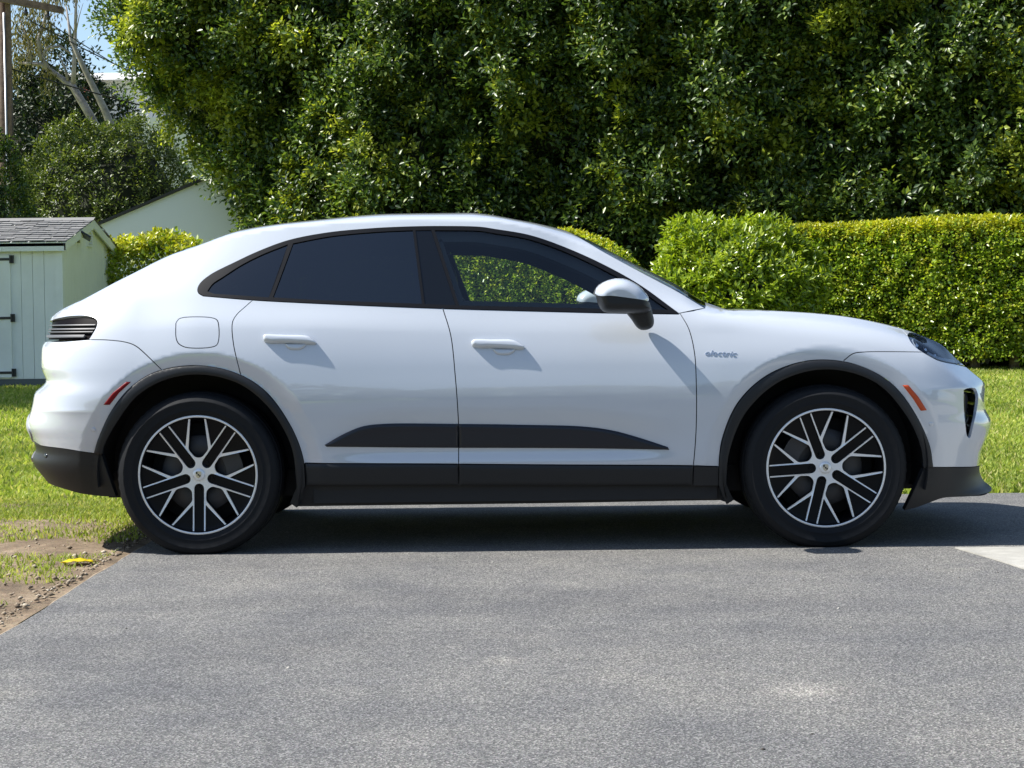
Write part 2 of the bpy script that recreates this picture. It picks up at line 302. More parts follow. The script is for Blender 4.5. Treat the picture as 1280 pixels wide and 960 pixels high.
def box_hedge(name, x0, x1, y0, y1, z0, z1, n, leaf, label, rel=.07, size=.04, rnd=.25, gold=None, seed=0, stems=True, drop_r=0.0, trunk=.0, group=None, yaw=0):
    """clipped hedge: rounded box shell of leaves round a dark core, standing on stems"""
    cx, cy = (x0+x1)/2, (y0+y1)/2; o = np.array([cx,cy,z0]); root = empty(name, o)
    fa = (x1-x0)*(z1-z0); ta = (x1-x0)*(y1-y0); sa = (y1-y0)*(z1-z0)
    w = np.array([fa,ta,sa,sa]); cnt = (n*w/w.sum()).astype(int); Ps=[]; Ns=[]
    u = lambda a,b,k: rng.uniform(a,b,k)
    zb = z0+trunk
    Ps.append(np.stack([u(x0,x1,cnt[0]),np.full(cnt[0],y0),u(zb,z1,cnt[0])],1)); Ns.append(np.tile([0,-1,0],(cnt[0],1)))
    Ps.append(np.stack([u(x0,x1,cnt[1]),u(y0,y1,cnt[1]),np.full(cnt[1],z1)],1)); Ns.append(np.tile([0,0,1],(cnt[1],1)))
    for xx,sg,c in ((x0,-1,cnt[2]),(x1,1,cnt[3])):
        Ps.append(np.stack([np.full(c,xx),u(y0,y1,c),u(zb,z1,c)],1)); Ns.append(np.tile([sg,0,0],(c,1)))
    P = np.concatenate(Ps); N = np.concatenate(Ns).astype(float)
    # round the arrises
    lo = np.array([x0+rnd,y0+rnd,zb-9]); hi = np.array([x1-rnd,y1-rnd,z1-rnd])
    q = np.clip(P,lo,hi); d = P-q; ln = np.linalg.norm(d,axis=1,keepdims=True); m = (ln[:,0] > 1e-6)
    N[m] = (d/np.maximum(ln,1e-6))[m]; P[m] = (q+N*np.minimum(ln,rnd))[m]
    Q = P*np.array([1,1,1.0]); bmp = rel*2*((vnoise(Q,1.2,seed+1)-.5)*.9+(vnoise(Q,3.2,seed+2)-.5)*.7+(vnoise(Q,8,seed+3)-.5)*.6)
    P = P+N*(bmp-rng.exponential(rel*.6,len(P))-size*.5)[:,None]
    if drop_r: P[:,2] -= drop_r*np.clip((P[:,0]-(x1-1.0)),0,1)**2
    s = size*(.7+.6*rng.random(len(P)))
    if gold is not None:
        topm = rng.random(len(P)) < np.clip((P[:,2]-(z1-.42))/.35,.22,1)*.85
        q = topm; link('new_growth', sprigs(P[q],N[q]*.5+np.array([0,0,.8])+rng.normal(size=(q.sum(),3))*.3,size*1.6,7,size,'new_growth',.6,size*.4,o), gold, root)
        P,N,s = P[~topm],N[~topm],s[~topm]
    link('foliage', sprigs(P,N*.8+np.array([0,0,.45])+rng.normal(size=P.shape)*.45,size*1.7,7,size,'foliage',.62,size*.5,o), leaf, root)
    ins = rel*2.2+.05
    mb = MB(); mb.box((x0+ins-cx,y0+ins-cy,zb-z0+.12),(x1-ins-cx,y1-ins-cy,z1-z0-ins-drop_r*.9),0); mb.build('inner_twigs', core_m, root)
    if stems:
        for i,x in enumerate(np.arange(x0+.3,x1-.1,.62)):
            a = random.Random(i+seed); xx = x-cx+a.uniform(-.1,.1); yy = a.uniform(-.45,-.1); mb = MB(); mb.tube([(xx,yy,-.05),(xx+a.uniform(-.04,.04),yy,.3),(xx+a.uniform(-.1,.1),yy,.8)],[.075,.055,.03],7); mb.build('stem', bark, root)
    root.rotation_euler.z = R(yaw); tag(root, label, 'hedge', group); return root
GZ = float(lawn_z(0,13.75))
box_hedge('clipped_hedge', 2.3,9.5,13.75,15.2,GZ,2.34,17500,lime_leaf,'square clipped yellow green hedge at the right behind the lawn',.05,.053,.16,gold_leaf,40,True,0,.16,'clipped hedges across the lawn',-26)
box_hedge('clipped_hedge', -2.8,1.72,13.9,15.3,GZ,2.24,14000,lime_leaf,'clipped green hedge seen through the car windows',.05,.046,.2,gold_leaf,60,True,.45,.12,'clipped hedges across the lawn',-16)
box_hedge('low_hedge', -6.0,-4.05,15.0,16.3,.4,2.32,2600,fresh_leaf,'low bright green hedge between shed and car roof',.16,.075,.3,gold_leaf,80,True,.35,.1)

def bush(name, c, rad, n, leaf, label, size=.07, rel=.25, seed=0, core=.72, cat='bush', up=.3, stems=5, tilt=0, zmin=0.0, group=None, spread=.8):
    """free-growing bush: leaves on a lumpy ellipsoid, denser to the outside, with its stems"""
    c = np.array(c,float); rad = np.array(rad,float); root = empty(name, (c[0],c[1],zmin))
    d = unit(rng.normal(size=(n,3))); d = d[d[:,2] > -.75]
    k = 1+rel*2*((vnoise(d*2.1+seed,1,seed)-.5)+.6*(vnoise(d*4.7+seed,1,seed+1)-.5)+.45*(vnoise(d*10+seed,1,seed+2)-.5))
    k = k-rng.exponential(.07,len(d)); P = c+d*rad*k[:,None]; N = unit(d/rad)
    keep = (vnoise(d*9+seed,1,seed+5) > .27); P,N = P[keep],N[keep]
    P[:,2] = np.maximum(P[:,2], zmin+.02+.1*rng.random(len(P)))
    o = np.array([c[0],c[1],zmin])
    link('foliage', sprigs(P,N*.8+np.array([0,0,.5])+rng.normal(size=P.shape)*.4,size*2.2,9,size,'foliage',.46,size*.5,o), leaf, root)
    dd = []; ff = []
    import bmesh
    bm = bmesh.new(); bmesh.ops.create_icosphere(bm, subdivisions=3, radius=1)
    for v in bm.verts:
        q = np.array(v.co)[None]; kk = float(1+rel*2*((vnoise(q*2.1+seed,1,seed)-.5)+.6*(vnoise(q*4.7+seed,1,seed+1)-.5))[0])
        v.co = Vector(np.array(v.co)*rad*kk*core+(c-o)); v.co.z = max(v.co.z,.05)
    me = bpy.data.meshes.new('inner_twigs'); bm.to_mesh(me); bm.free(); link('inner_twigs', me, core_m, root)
    a = random.Random(seed)
    for i in range(stems):
        mb = MB()
        x,y = a.uniform(-.3,.3)*rad[0], a.uniform(-.3,.3)*rad[1]
        mb.tube([(x*.4,y*.4,-.05),(x*.7,y*.7,(c[2]-zmin)*.6),(x*1.5,y*1.5,c[2]-zmin+rad[2]*.4)],[.06,.045,.02],7); mb.build('stem', bark, root)
    tag(root, label, cat, group); return root
bush('round_bush', (2.80,12.9,1.30), (1.02,.85,.92), 4600, fresh_leaf, 'rounded glossy green bush beyond the car hood', .084, .17, 4, .72, zmin=GZ-.05)
bush('dark_bush', (-8.75,16.8,2.35), (1.55,1.2,2.35), 4200, hedge_leaf, 'dark green bush behind shed at left edge', .075, .16, 7, .8, zmin=.4)
bush('broad_bush', (-7.45,22.6,3.2), (1.55,1.3,1.65), 4200, broad_leaf, 'broad green bush behind the white garage gable', .075, .15, 12, .8, zmin=.45)
bush('dark_conifer', (-10.7,31,4.4), (2.0,1.6,2.9), 4200, dark_leaf, 'very dark evergreen tree behind bare trunks', .12, .2, 15, .82, 'tree', zmin=.4)

# the street trees behind the photographer, seen only as reflections in the paint and glass
pts = []; nn = []; a = random.Random(3)
for i in range(15):
    c = np.array([-34+i*4.8+a.uniform(-1,1),-33+a.uniform(-3,3),a.uniform(2.4,3.4)]); rd = np.array([a.uniform(2.4,3.2),2.0,a.uniform(2.2,3.2)]); d = unit(rng.normal(size=(1500,3))); k = .8+.5*vnoise(d*2.3+i*7,1,i)
    pts.append(c+d*rd*k[:,None]); nn.append(d)
P = np.concatenate(pts); P[:,2] = np.maximum(P[:,2],.1); st_ = link('street_trees', leaf_mesh('street_trees', P, np.concatenate(nn), .55, .7, .8, .2), hedge_leaf); tag(st_, 'distant belt of street trees behind the viewpoint', 'trees', kind='stuff')
# ---------------------------------------------------------------- garden shed
white = mat('shed_white_paint', (.76,.78,.77), .55); t,b = nt(white); n1 = noise(t,2.5,6,.65,pos(t)); r1 = ramp(t,[(.3,(.70,.72,.70)),(.7,(.80,.82,.80))]); t.links.new(n1.outputs[0],r1.inputs[0]); t.links.new(r1.outputs[0],b.inputs['Base Color'])
bounce_white = mat('shed_bounce_white', (.78,.78,.68), .6); t,b = nt(bounce_white); n1 = noise(t,2.2,6,.65,pos(t)); r1 = ramp(t,[(.3,(.74,.755,.69)),(.7,(.82,.83,.77))]); t.links.new(n1.outputs[0],r1.inputs[0]); t.links.new(r1.outputs[0],b.inputs['Base Color'])  # shed white, lightened and yellowed to paint foliage bounce on the gable
iron = mat('black_iron', (.02,.02,.022), .5)
skirt_m = mat('shed_base_board', (.10,.115,.12), .8)
shing = mat('grey_shingle', (.17,.165,.165), .9); t,b = nt(shing); g = t.nodes.new('ShaderNodeNewGeometry'); r1 = ramp(t,[(0,(.16,.158,.158)),(.5,(.20,.197,.193)),(1,(.25,.243,.238))]); t.links.new(g.outputs['Random Per Island'],r1.inputs[0])
n1 = noise(t,60,4,.7,pos(t)); t.links.new(mixc(t,r1.outputs[0],n1.outputs['Color'],.2,'OVERLAY'),b.inputs['Base Color'])
SX0,SX1,SY0,SY1,SB,SE,SRY,SRZ = -9.2,-5.63,12.55,15.3,.30,2.17,13.93,2.50
shed = empty('garden_shed', ((SX0+SX1)/2,(SY0+SY1)/2,SB)); so = Vector(shed.location)
def shed_part(mb, name, m, parent=None, smooth=False):
    o = mb.build(name, m, parent or shed, smooth)
    if parent is None: o.location = -so
    return o
mb = MB(); mb.prism([(SX0,SB+.1),(SX1,SB+.1),(SX1,SE),(SX0,SE)],SY0+.02,SY1)
poly = [(SY0+.02,SB+.1),(SY1,SB+.1),(SY1,SE),(SRY,SRZ-.03),(SY0+.02,SE)]
mb = MB(); nP = len(poly); mb.add([(SX0+.02,y,z) for y,z in poly]+[(SX1-.02,y,z) for y,z in poly],[tuple(range(nP)),tuple(range(2*nP-1,nP-1,-1))]+[(i,nP+i,nP+(i+1)%nP,(i+1)%nP) for i in range(nP)])
shed_part(mb,'wall_frame',white)
x = SX1-.075
while x > SX0+.1:                                                  # front siding boards
    w = .145; mb = MB(); mb.box((x-w,SY0,SB+.13),(x-.005,SY0+.025,SE-.02)); shed_part(mb,'siding_board',white); x -= w
y = SY0+.075
while y < SY1-.05:                                                 # gable siding boards
    w = .145; y1 = min(y+w-.006,SY1-.02); zt = lambda q: SE+(SRZ-.03-SE)*(1-abs(q-SRY)/((SRY-SY0) if q < SRY else (SY1-SRY)))
    zs = [zt(y),zt(y1)]; mb = MB()
    pts = [(y,SB+.13),(y1,SB+.13),(y1,zs[1]-.02),(y,zs[0]-.02)]
    mb.add([(SX1-.022,a,c) for a,c in pts]+[(SX1+.003,a,c) for a,c in pts],[(3,2,1,0),(4,5,6,7)]+[(i,(i+1)%4,4+(i+1)%4,4+i) for i in range(4)]); shed_part(mb,'siding_board',bounce_white); y += w
mb = MB(); mb.box((SX1-.078,SY0-.012,SB+.12),(SX1+.012,SY0+.012,SE)); mb.box((SX1-.012,SY0+.012,SB+.12),(SX1+.012,SY0+.085,SE)); shed_part(mb,'corner_board',white)
mb = MB(); mb.box((SX1-.012,SY1-.09,SB+.12),(SX1+.014,SY1+.006,SE)); shed_part(mb,'corner_board',bounce_white)
mb = MB(); mb.box((SX0,SY0-.006,SB-.05),(SX1+.005,SY1,SB+.125)); shed_part(mb,'base_board',skirt_m)
# doors with strap hinges
DX1,DZ0,DZ1 = -6.27,SB+.15,SB+1.68
for k in range(2):
    x1 = DX1-k*.66; x0 = x1-.645; mb = MB(); mb.box((x0,SY0-.030,DZ0),(x1,SY0-.002,DZ1),.004); d = shed_part(mb,'door',white)
    for (a,c) in (((x0,DZ0),(x0+.08,DZ1)),((x1-.08,DZ0),(x1,DZ1)),((x0+.08,DZ1-.09),(x1-.08,DZ1)),((x0+.08,DZ0),(x1-.08,DZ0+.09)),((x0+.08,1.20),(x1-.08,1.29))):
        mb = MB(); mb.box((a[0],SY0-.042,a[1]),(c[0],SY0-.029,c[1])); mb.build('door_rail',white,d)
    for z in (DZ0+.06,(DZ0+DZ1)/2-.02,DZ1-.05):
        hx = x1 if k == 0 else x0; sg = -1 if k == 0 else 1
        mb = MB(); mb.box((min(hx,hx+sg*.17),SY0-.050,z-.016),(max(hx,hx+sg*.17),SY0-.041,z+.016)); mb.tube([(hx-sg*.008,SY0-.046,z-.05),(hx-sg*.008,SY0-.046,z+.05)],.012,8); mb.box((min(hx-sg*.014,hx-sg*.05),SY0-.036,z-.05),(max(hx-sg*.014,hx-sg*.05),SY0-.026,z+.05)); mb.build('hinge',iron,d)
# roof: deck, fascia, shingles in courses
OV = .10
for side in (0,1):
    ye, sg = (SY0-OV,-1) if side == 0 else (SY1+OV,1)
    ze = SE-.035
    mb = MB(); pts = [(ye,ze),(SRY,SRZ),(SRY,SRZ-.05),(ye,ze-.05)]
    mb.add([(SX0-.05,a,c) for a,c in pts]+[(SX1+.06,a,c) for a,c in pts],[(0,1,2,3),(7,6,5,4)]+[(i,4+i,4+(i+1)%4,(i+1)%4) for i in range(4)]); shed_part(mb,'roof_deck',white)
    mb = MB(); pts = [(ye,ze-.002),(SRY,SRZ-.002),(SRY,SRZ-.115),(ye,ze-.105)]
    mb.add([(SX1+.061,a,c) for a,c in pts]+[(SX1+.082,a,c) for a,c in pts],[(0,1,2,3),(7,6,5,4)]+[(i,4+i,4+(i+1)%4,(i+1)%4) for i in range(4)]); shed_part(mb,'barge_board',bounce_white)
    mb = MB(); mb.box((SX0-.05,min(ye,ye-sg*.02),ze-.11),(SX1+.08,max(ye,ye-sg*.02),ze-.012)); shed_part(mb,'fascia_board',white)
    mb = MB(); nrow = 11; a = random.Random(5+side)
    for r_ in range(nrow):
        t0, t1 = r_/nrow, (r_+1.25)/nrow
        ya, yb = ye-sg*(-.02)+(SRY-ye)*t0, ye+(SRY-ye)*min(t1,1.02); za, zb = ze+(SRZ-ze)*t0+.022, ze+(SRZ-ze)*min(t1,1.02)+.008
        x = SX0-.07-a.random()*.2
        while x < SX1+.09:
            w = a.uniform(.12,.22); x1 = min(x+w-.006,SX1+.095); j = a.uniform(-.004,.006)
            if x1 > x+.01: mb.add([(x,ya,za+j),(x1,ya,za+j),(x1,yb,zb+j),(x,yb,zb+j),(x,ya,za+j-.012),(x1,ya,za+j-.012)],[(0,1,2,3),(4,5,1,0)] if side == 0 else [(3,2,1,0),(0,1,5,4)])
            x += w
    sh = shed_part(mb,'shingles',shing); sh['kind'] = 'stuff'
mb = MB(); mb.add([(SX0-.07,SRY-.10,SRZ-.008),(SX1+.095,SRY-.10,SRZ-.008),(SX1+.095,SRY,SRZ+.035),(SX0-.07,SRY,SRZ+.035),(SX0-.07,SRY+.10,SRZ-.008),(SX1+.095,SRY+.10,SRZ-.008)],[(0,1,2,3),(3,2,5,4)]); shed_part(mb,'ridge_cap',shing)
# gable vent
mb = MB(); 
for (a,c) in (((SRY-.13,2.14),(SRY+.13,2.165)),((SRY-.13,2.36),(SRY+.13,2.385)),((SRY-.13,2.165),(SRY-.105,2.36)),((SRY+.105,2.165),(SRY+.13,2.36))): mb.box((SX1+.003,a[0],a[1]),(SX1+.03,c[0],c[1]))
vt = shed_part(mb,'gable_vent',bounce_white)
for k in range(5):
    z = 2.18+k*.037; mb = MB(); mb.add([(SX1+.006,SRY-.105,z+.025),(SX1+.006,SRY+.105,z+.025),(SX1+.026,SRY+.105,z),(SX1+.026,SRY-.105,z)],[(0,1,2,3)]); mb.build('vent_slat',bounce_white,vt)
tag(shed, 'white garden shed with grey shingle roof and strap-hinged door', 'shed')
# small solar flood light under the gable peak
lamp = empty('solar_wall_light', (SX1+.01,13.35,2.20)); lo_ = Vector(lamp.location)
black_pl = mat('black_plastic', (.018,.018,.02), .35)
mb = MB(); mb.tube([(0,0,.02),(.07,-.02,.05)],.014,8); mb.box((-.005,-.04,-.03),(.012,.04,.06)); mb.build('bracket',black_pl,lamp)
mb = MB(); mb.box((-.075,-.10,-.012),(.075,.10,.012),.004); o = mb.build('panel',black_pl,lamp); o.location = (.10,-.03,.055); o.rotation_euler = (R(-14),R(32),R(10))
tag(lamp, 'black solar light mounted on the shed gable', 'wall light')

# ---------------------------------------------------------------- white garage gable behind, far house
stucco = mat('white_stucco', (.78,.80,.86), .8); t,b = nt(stucco); n1 = noise(t,12,5,.6,pos(t)); bump(t,b,n1.outputs[0],.25,.01)
tar = mat('dark_roof_edge', (.035,.035,.038), .8)
gar = empty('garden_wall', (-4.4,21,.4)); go = Vector(gar.location)
WP = [(-7.9,.4),(-1.2,.4),(-1.2,2.66),(-4.4,3.99),(-7.9,2.55)]
mb = MB(); mb.prism(WP,20.9,21.15); o = mb.build('wall_face',stucco,gar); o.location = -go
for (a,c) in ((WP[4],WP[3]),(WP[3],WP[2])):
    dx,dz = c[0]-a[0],c[1]-a[1]; l = math.hypot(dx,dz); nx,nz = -dz/l,dx/l
    if nz < 0: nx,nz = -nx,-nz
    mb = MB(); mb.prism([(a[0]+nx*.003,a[1]+nz*.003),(c[0]+nx*.003,c[1]+nz*.003),(c[0]+nx*.05,c[1]+nz*.05),(a[0]+nx*.05,a[1]+nz*.05)],20.84,21.21); o = mb.build('coping',tar,gar); o.location = -go
tag(gar, 'white stucco wall with sloping dark coping behind the shed', 'wall', None, 'thing')
red_tile = mat('red_roof_tile', (.42,.10,.07), .7); far_w = mat('far_white_wall', (.55,.55,.54), .8); glass_d = mat('far_window_glass', (.05,.07,.09), .1)
fh = empty('far_house', (-14,52,.4)); fo = Vector(fh.location)
mb = MB(); mb.box((-16.4,50,.4),(-11.2,56,9.6)); o = mb.build('wall',far_w,fh); o.location = -fo
mb = MB(); mb.box((-14.55,47.5,.4),(-10.9,49.98,8.0)); o = mb.build('front_wing',far_w,fh); o.location = -fo
mb = MB(); mb.add([(-16.9,49.5,9.55),(-10.8,49.5,9.55),(-10.8,56.5,9.55),(-16.9,56.5,9.55),(-16.0,53,10.3),(-11.7,53,10.3)],[(0,1,5,4),(1,2,5),(2,3,4,5),(3,0,4),(3,2,1,0)]); o = mb.build('roof',far_w,fh); o.location = -fo
mb = MB(); mb.add([(-14.85,48.6,9.0),(-14.2,48.6,9.0),(-14.2,50,9.38),(-14.85,50,9.38),(-14.85,48.6,8.94),(-14.2,48.6,8.94),(-14.2,50,8.94),(-14.85,50,8.94)],[(0,1,2,3),(4,5,1,0),(5,6,2,1),(7,4,0,3),(7,6,5,4)]); o = mb.build('porch_roof',red_tile,fh); o.location = -fo
for zz in (4.4,6.6):
    mb = MB(); mb.box((-13.6,47.44,zz),(-12.7,47.52,zz+.9)); w_ = mb.build('window',far_w,fh); w_.location = -fo
    mb = MB(); mb.box((-13.52,47.42,zz+.08),(-12.78,47.45,zz+.82)); mb.build('pane',glass_d,w_)
tag(fh, 'white house with red tiled porch roof far behind trunks', 'house')

# ---------------------------------------------------------------- bare-limbed gum tree and utility pole
gum = mat('pale_gum_bark', (.46,.41,.36), .75); t,b = nt(gum); n1 = noise(t,7,6,.65,pos(t)); r1 = ramp(t,[(.3,(.17,.145,.125)),(.6,(.36,.32,.285))]); t.links.new(n1.outputs[0],r1.inputs[0]); t.links.new(r1.outputs[0],b.inputs['Base Color'])
tr = empty('gum_tree', (-7.3,25.25,.5)); to = Vector(tr.location); Yg = 25.25
mb = MB()
mb.tube([(-7.3,Yg,.4),(-7.5,Yg,2.6),(-7.83,Yg,4.2),(-8.05,Yg,4.67),(-8.4,Yg,5.37),(-8.69,Yg,5.87),(-8.99,Yg+.1,6.1),(-9.3,Yg,6.33),(-9.75,Yg,6.36)],[.20,.15,.105,.095,.085,.075,.055,.045,.025],9)
mb.tube([(-7.2,Yg,.4),(-7.35,Yg-.1,2.8),(-7.56,Yg-.1,4.26),(-7.85,Yg-.15,4.93),(-8.04,Yg-.2,5.43),(-8.39,Yg-.3,6.2),(-8.62,Yg-.35,6.75),(-8.7,Yg-.35,7.4)],[.18,.14,.095,.085,.072,.055,.035,.015],9)
k = mb.build('trunk',gum,tr,True); k.location = -to
def limb(pts, r0, r1, name='limb', m=gum):
    n = len(pts); mb = MB(); mb.tube(pts,[r0+(r1-r0)*i/(n-1) for i in range(n)],7); k = mb.build(name,m,tr,True); k.location = -to
limb([(-8.69,Yg,5.85),(-8.66,Yg,6.25),(-8.62,Yg,6.9),(-8.59,Yg,7.6),(-8.5,Yg,8.6)],.055,.015)
limb([(-8.78,Yg,6.0),(-8.84,Yg,6.25),(-8.95,Yg,6.5)],.035,.012)
limb([(-9.15,Yg,6.2),(-9.3,Yg,6.46),(-9.17,Yg,6.65),(-8.93,Yg,6.68),(-8.73,Yg,6.55)],.05,.02)
limb([(-9.3,Yg,6.4),(-9.36,Yg,6.81),(-9.24,Yg,7.12),(-9.1,Yg,7.7),(-9.15,Yg,8.4)],.05,.02)
limb([(-9.5,Yg,6.34),(-9.55,Yg,6.8),(-9.75,Yg,7.3)],.035,.012)
rr = random.Random(8)
for i in range(16):
    a = np.array(rr.choice([(-8.62,Yg,6.9),(-8.59,Yg,7.6),(-9.3,Yg,6.9),(-9.1,Yg,7.6),(-9.6,Yg,6.4),(-9.55,Yg,6.8)])); d = np.array([rr.uniform(-.5,.6),rr.uniform(-.3,.3),rr.uniform(.1,.7)])
    limb([a,a+d*.5+np.array([0,0,.05]),a+d],.014,.004,'twig')
cl = [(-9.62,Yg,7.0,.30,.45),(-9.45,Yg+.2,7.5,.45,.5),(-9.12,Yg,7.0,.14,.38),(-9.18,Yg,6.05,.13,.28),(-9.5,Yg+.3,6.7,.3,.3),(-9.0,Yg+.2,7.75,.35,.3),(-9.9,Yg,6.6,.3,.6),(-8.75,Yg+.1,7.9,.3,.2)]
P = []; 
for (x,y,z,rx,rz) in cl:
    k = int(2600*rx*max(rz,.3)); q = rng.normal(size=(k,3))*np.array([rx,rx,rz])*.55; P.append(q+np.array([x,y,z]))
P = np.concatenate(P); N = np.tile([0,-.3,-.9],(len(P),1)).astype(float)
link('crown', leaf_mesh('crown', P-np.array(to), N, .11, .22, .45, -.9), olive_leaf, tr)
tag(tr, 'pale bare-limbed gum tree leaning left with drooping olive leaves', 'tree')
wood = mat('weathered_pole_wood', (.16,.105,.075), .9); t,b = nt(wood); n1 = noise(t,10,6,.7,pos(t)); r1 = ramp(t,[(.3,(.08,.052,.04)),(.7,(.22,.15,.11))]); t.links.new(n1.outputs[0],r1.inputs[0]); t.links.new(r1.outputs[0],b.inputs['Base Color'])
pl = empty('utility_pole', (-9.12,22,.4)); po = Vector(pl.location)
galv = mat('galvanised_steel', (.45,.46,.48), .45, .6)
mb = MB(); mb.tube([(-9.12,22,.3),(-9.12,22,4),(-9.11,22,9)],[.14,.125,.105],14); k = mb.build('pole',wood,pl,True); k.location = -po
mb = MB(); mb.box((-9.005,21.83,.4),(-8.925,21.93,8.8)); k = mb.build('riser_board',wood,pl); k.location = -po
mb = MB(); mb.tube([(-9.02,21.82,.4),(-9.02,21.82,6.72)],.022,8); k = mb.build('conduit',galv,pl,True); k.location = -po
for (y,dz) in ((21.72,.0),(22.2,.06)):
    mb = MB(); mb.add([(-10.4,y-.05,7.16+dz),(-8.06,y-.05,6.70+dz),(-8.06,y+.05,6.70+dz),(-10.4,y+.05,7.16+dz),(-10.4,y-.05,7.29+dz),(-8.06,y-.05,6.82+dz),(-8.06,y+.05,6.82+dz),(-10.4,y+.05,7.29+dz)],[(3,2,1,0),(4,5,6,7),(0,1,5,4),(1,2,6,5),(2,3,7,6),(3,0,4,7)]); k = mb.build('crossarm',wood,pl); k.location = -po
ins = mat('dark_insulator', (.05,.04,.04), .25)
for x in (-8.2,-8.6):
    z = 6.70+(-8.06-x)*.197; mb = MB(); mb.tube([(x,21.72,z-.01),(x,21.72,z-.08),(x,21.72,z-.10),(x,21.72,z-.16)],[.015,.02,.05,.03],10); k = mb.build('insulator',ins,pl,True); k.location = -po
tag(pl, 'weathered wooden utility pole with sloping crossarms at left edge', 'utility pole')
wire = mat('black_cable', (.02,.02,.02), .6)
def cable(a, c, sag, r, label):
    a,c = np.array(a,float),np.array(c,float); n = 24; mb = MB()
    mb.tube([a+(c-a)*s-np.array([0,0,sag*4*s*(1-s)]) for s in np.linspace(0,1,n)],r,6); o = mb.build('overhead_wire',wire,None,True); tag(o,label,'wire',"wires strung from the utility pole"); return o
cable((-8.6,21.72,6.60),(-2,22.6,3.9),.25,.012,'upper sloping black cable crossing the sky patch')
cable((-8.2,21.72,6.52),(-2,22.8,3.2),.2,.010,'lower sloping black cable below the sky patch')
cable((-8.98,22,5.75),(-3,24,4.4),.1,.014,'thick dark cable crossing the gum trunks')
cable((-9,22,7.15),(8,23,6.6),.25,.012,'topmost wire across the blue sky gap')
bush('shade_tree', (-10.4,10.4,4.7), (2.6,1.9,1.9), 3600, hedge_leaf, 'unseen leafy tree left of the shed casting shade on lawn', .09, .2, 31, .8, 'tree', zmin=.25)  # tree out of view, added for the band of shade on the lawn
# ---------------------------------------------------------------- car body surface
def pchip(xk, yk, x):
    xk = np.asarray(xk, float); yk = np.asarray(yk, float); x = np.asarray(x, float)
    h = np.diff(xk); d = np.diff(yk)/h
    m = np.zeros_like(yk)
    same = d[:-1]*d[1:] > 0
    w1 = 2*h[1:]+h[:-1]; w2 = h[1:]+2*h[:-1]
    with np.errstate(divide='ignore', invalid='ignore'):
        hm = (w1+w2)/(w1/d[:-1]+w2/d[1:])
    m[1:-1] = np.where(same, hm, 0); m[0] = d[0]; m[-1] = d[-1]
    i = np.clip(np.searchsorted(xk, x)-1, 0, len(xk)-2)
    t = np.clip((x-xk[i])/h[i], 0, 1)
    return ((2*t**3-3*t*t+1)*yk[i]+(t**3-2*t*t+t)*h[i]*m[i]+(3*t*t-2*t**3)*yk[i+1]+(t**3-t*t)*h[i]*m[i+1])

ZTOP = np.array([(-2.4200,0.9971),(-2.3300,1.0621),(-2.3000,1.0971),(-2.2400,1.1371),(-2.0770,1.2110),(-1.8430,1.3322),(-1.6000,1.4452),(-1.5400,1.4584),(-1.3000,1.5401),(-0.9510,1.5797),(-0.5830,1.6071),(-0.2140,1.6085),(0.0440,1.5681),(0.2660,1.5196),(0.3700,1.4777),(0.5630,1.3735),(0.8250,1.2420),(1.0000,1.1313),(1.0500,1.1115),(1.1200,1.1135),(1.2500,1.1039),(1.5300,1.0825),(1.7500,1.0445),(1.8710,1.0150),(2.0530,0.9474),(2.1330,0.8789),(2.2100,0.8212),(2.3300,0.7265),(2.3900,0.6165)])
XF = np.array([(0.1000,2.3777),(0.2000,2.3927),(0.2250,2.3727),(0.2500,2.3386),(0.3200,2.3070),(0.4100,2.3182),(0.4880,2.3514),(0.5510,2.3702),(0.6150,2.3452),(0.7060,2.3877),(0.7600,2.4390),(0.8000,2.4490),(1.2000,2.4890)])
XR = np.array([(0.1000,-2.1474),(0.2500,-2.2474),(0.3300,-2.3224),(0.4200,-2.3785),(0.4700,-2.3580),(0.5300,-2.3782),(0.5820,-2.3983),(0.6770,-2.3683),(0.7400,-2.3548),(0.8000,-2.2953),(0.8700,-2.3231),(0.9630,-2.3270),(0.9980,-2.3100),(1.0500,-2.3022),(1.1170,-2.3182),(1.2000,-2.3182),(1.7000,-2.3382)])
SX = np.array([-2.33,-2.05,-1.75,-1.446,-1.0,-.5,0,.4,.75,1.0,1.446,1.9,2.15,2.33])
ROWZ = np.array([
 [.05]*14,
 [.30]*14,
 [.42]*12+[.41,.36],
 [.55]*12+[.53,.45],
 [.70]*11+[.67,.58,.47],
 [.85]*10+[.84,.78,.65,.53],
 [.97,1.00,1.03,1.04,1.035,1.015,1.00,.995,.99,.985,.955,.865,.71,.585],
 [1.00,1.10,1.165,1.175,1.155,1.135,1.115,1.105,1.10,1.075,1.035,.935,.755,.63]])
ROWW = np.array([
 [.78,.80,.83,.84,.83,.82,.82,.82,.82,.83,.84,.82,.80,.78],
 [.86,.89,.915,.935,.905,.90,.90,.90,.90,.905,.935,.905,.88,.86],
 [.89,.92,.940,.955,.932,.928,.926,.926,.929,.936,.955,.925,.90,.88],
 [.905,.935,.955,.965,.942,.937,.935,.935,.938,.944,.962,.938,.91,.89],
 [.915,.94,.958,.968,.954,.948,.945,.945,.948,.953,.966,.942,.915,.89],
 [.903,.916,.933,.949,.942,.934,.930,.930,.933,.941,.950,.926,.903,.885],
 [.858,.856,.871,.893,.898,.896,.892,.892,.893,.899,.908,.896,.878,.863],
 [.80,.78,.782,.805,.828,.838,.840,.839,.838,.842,.838,.830,.812,.795]])
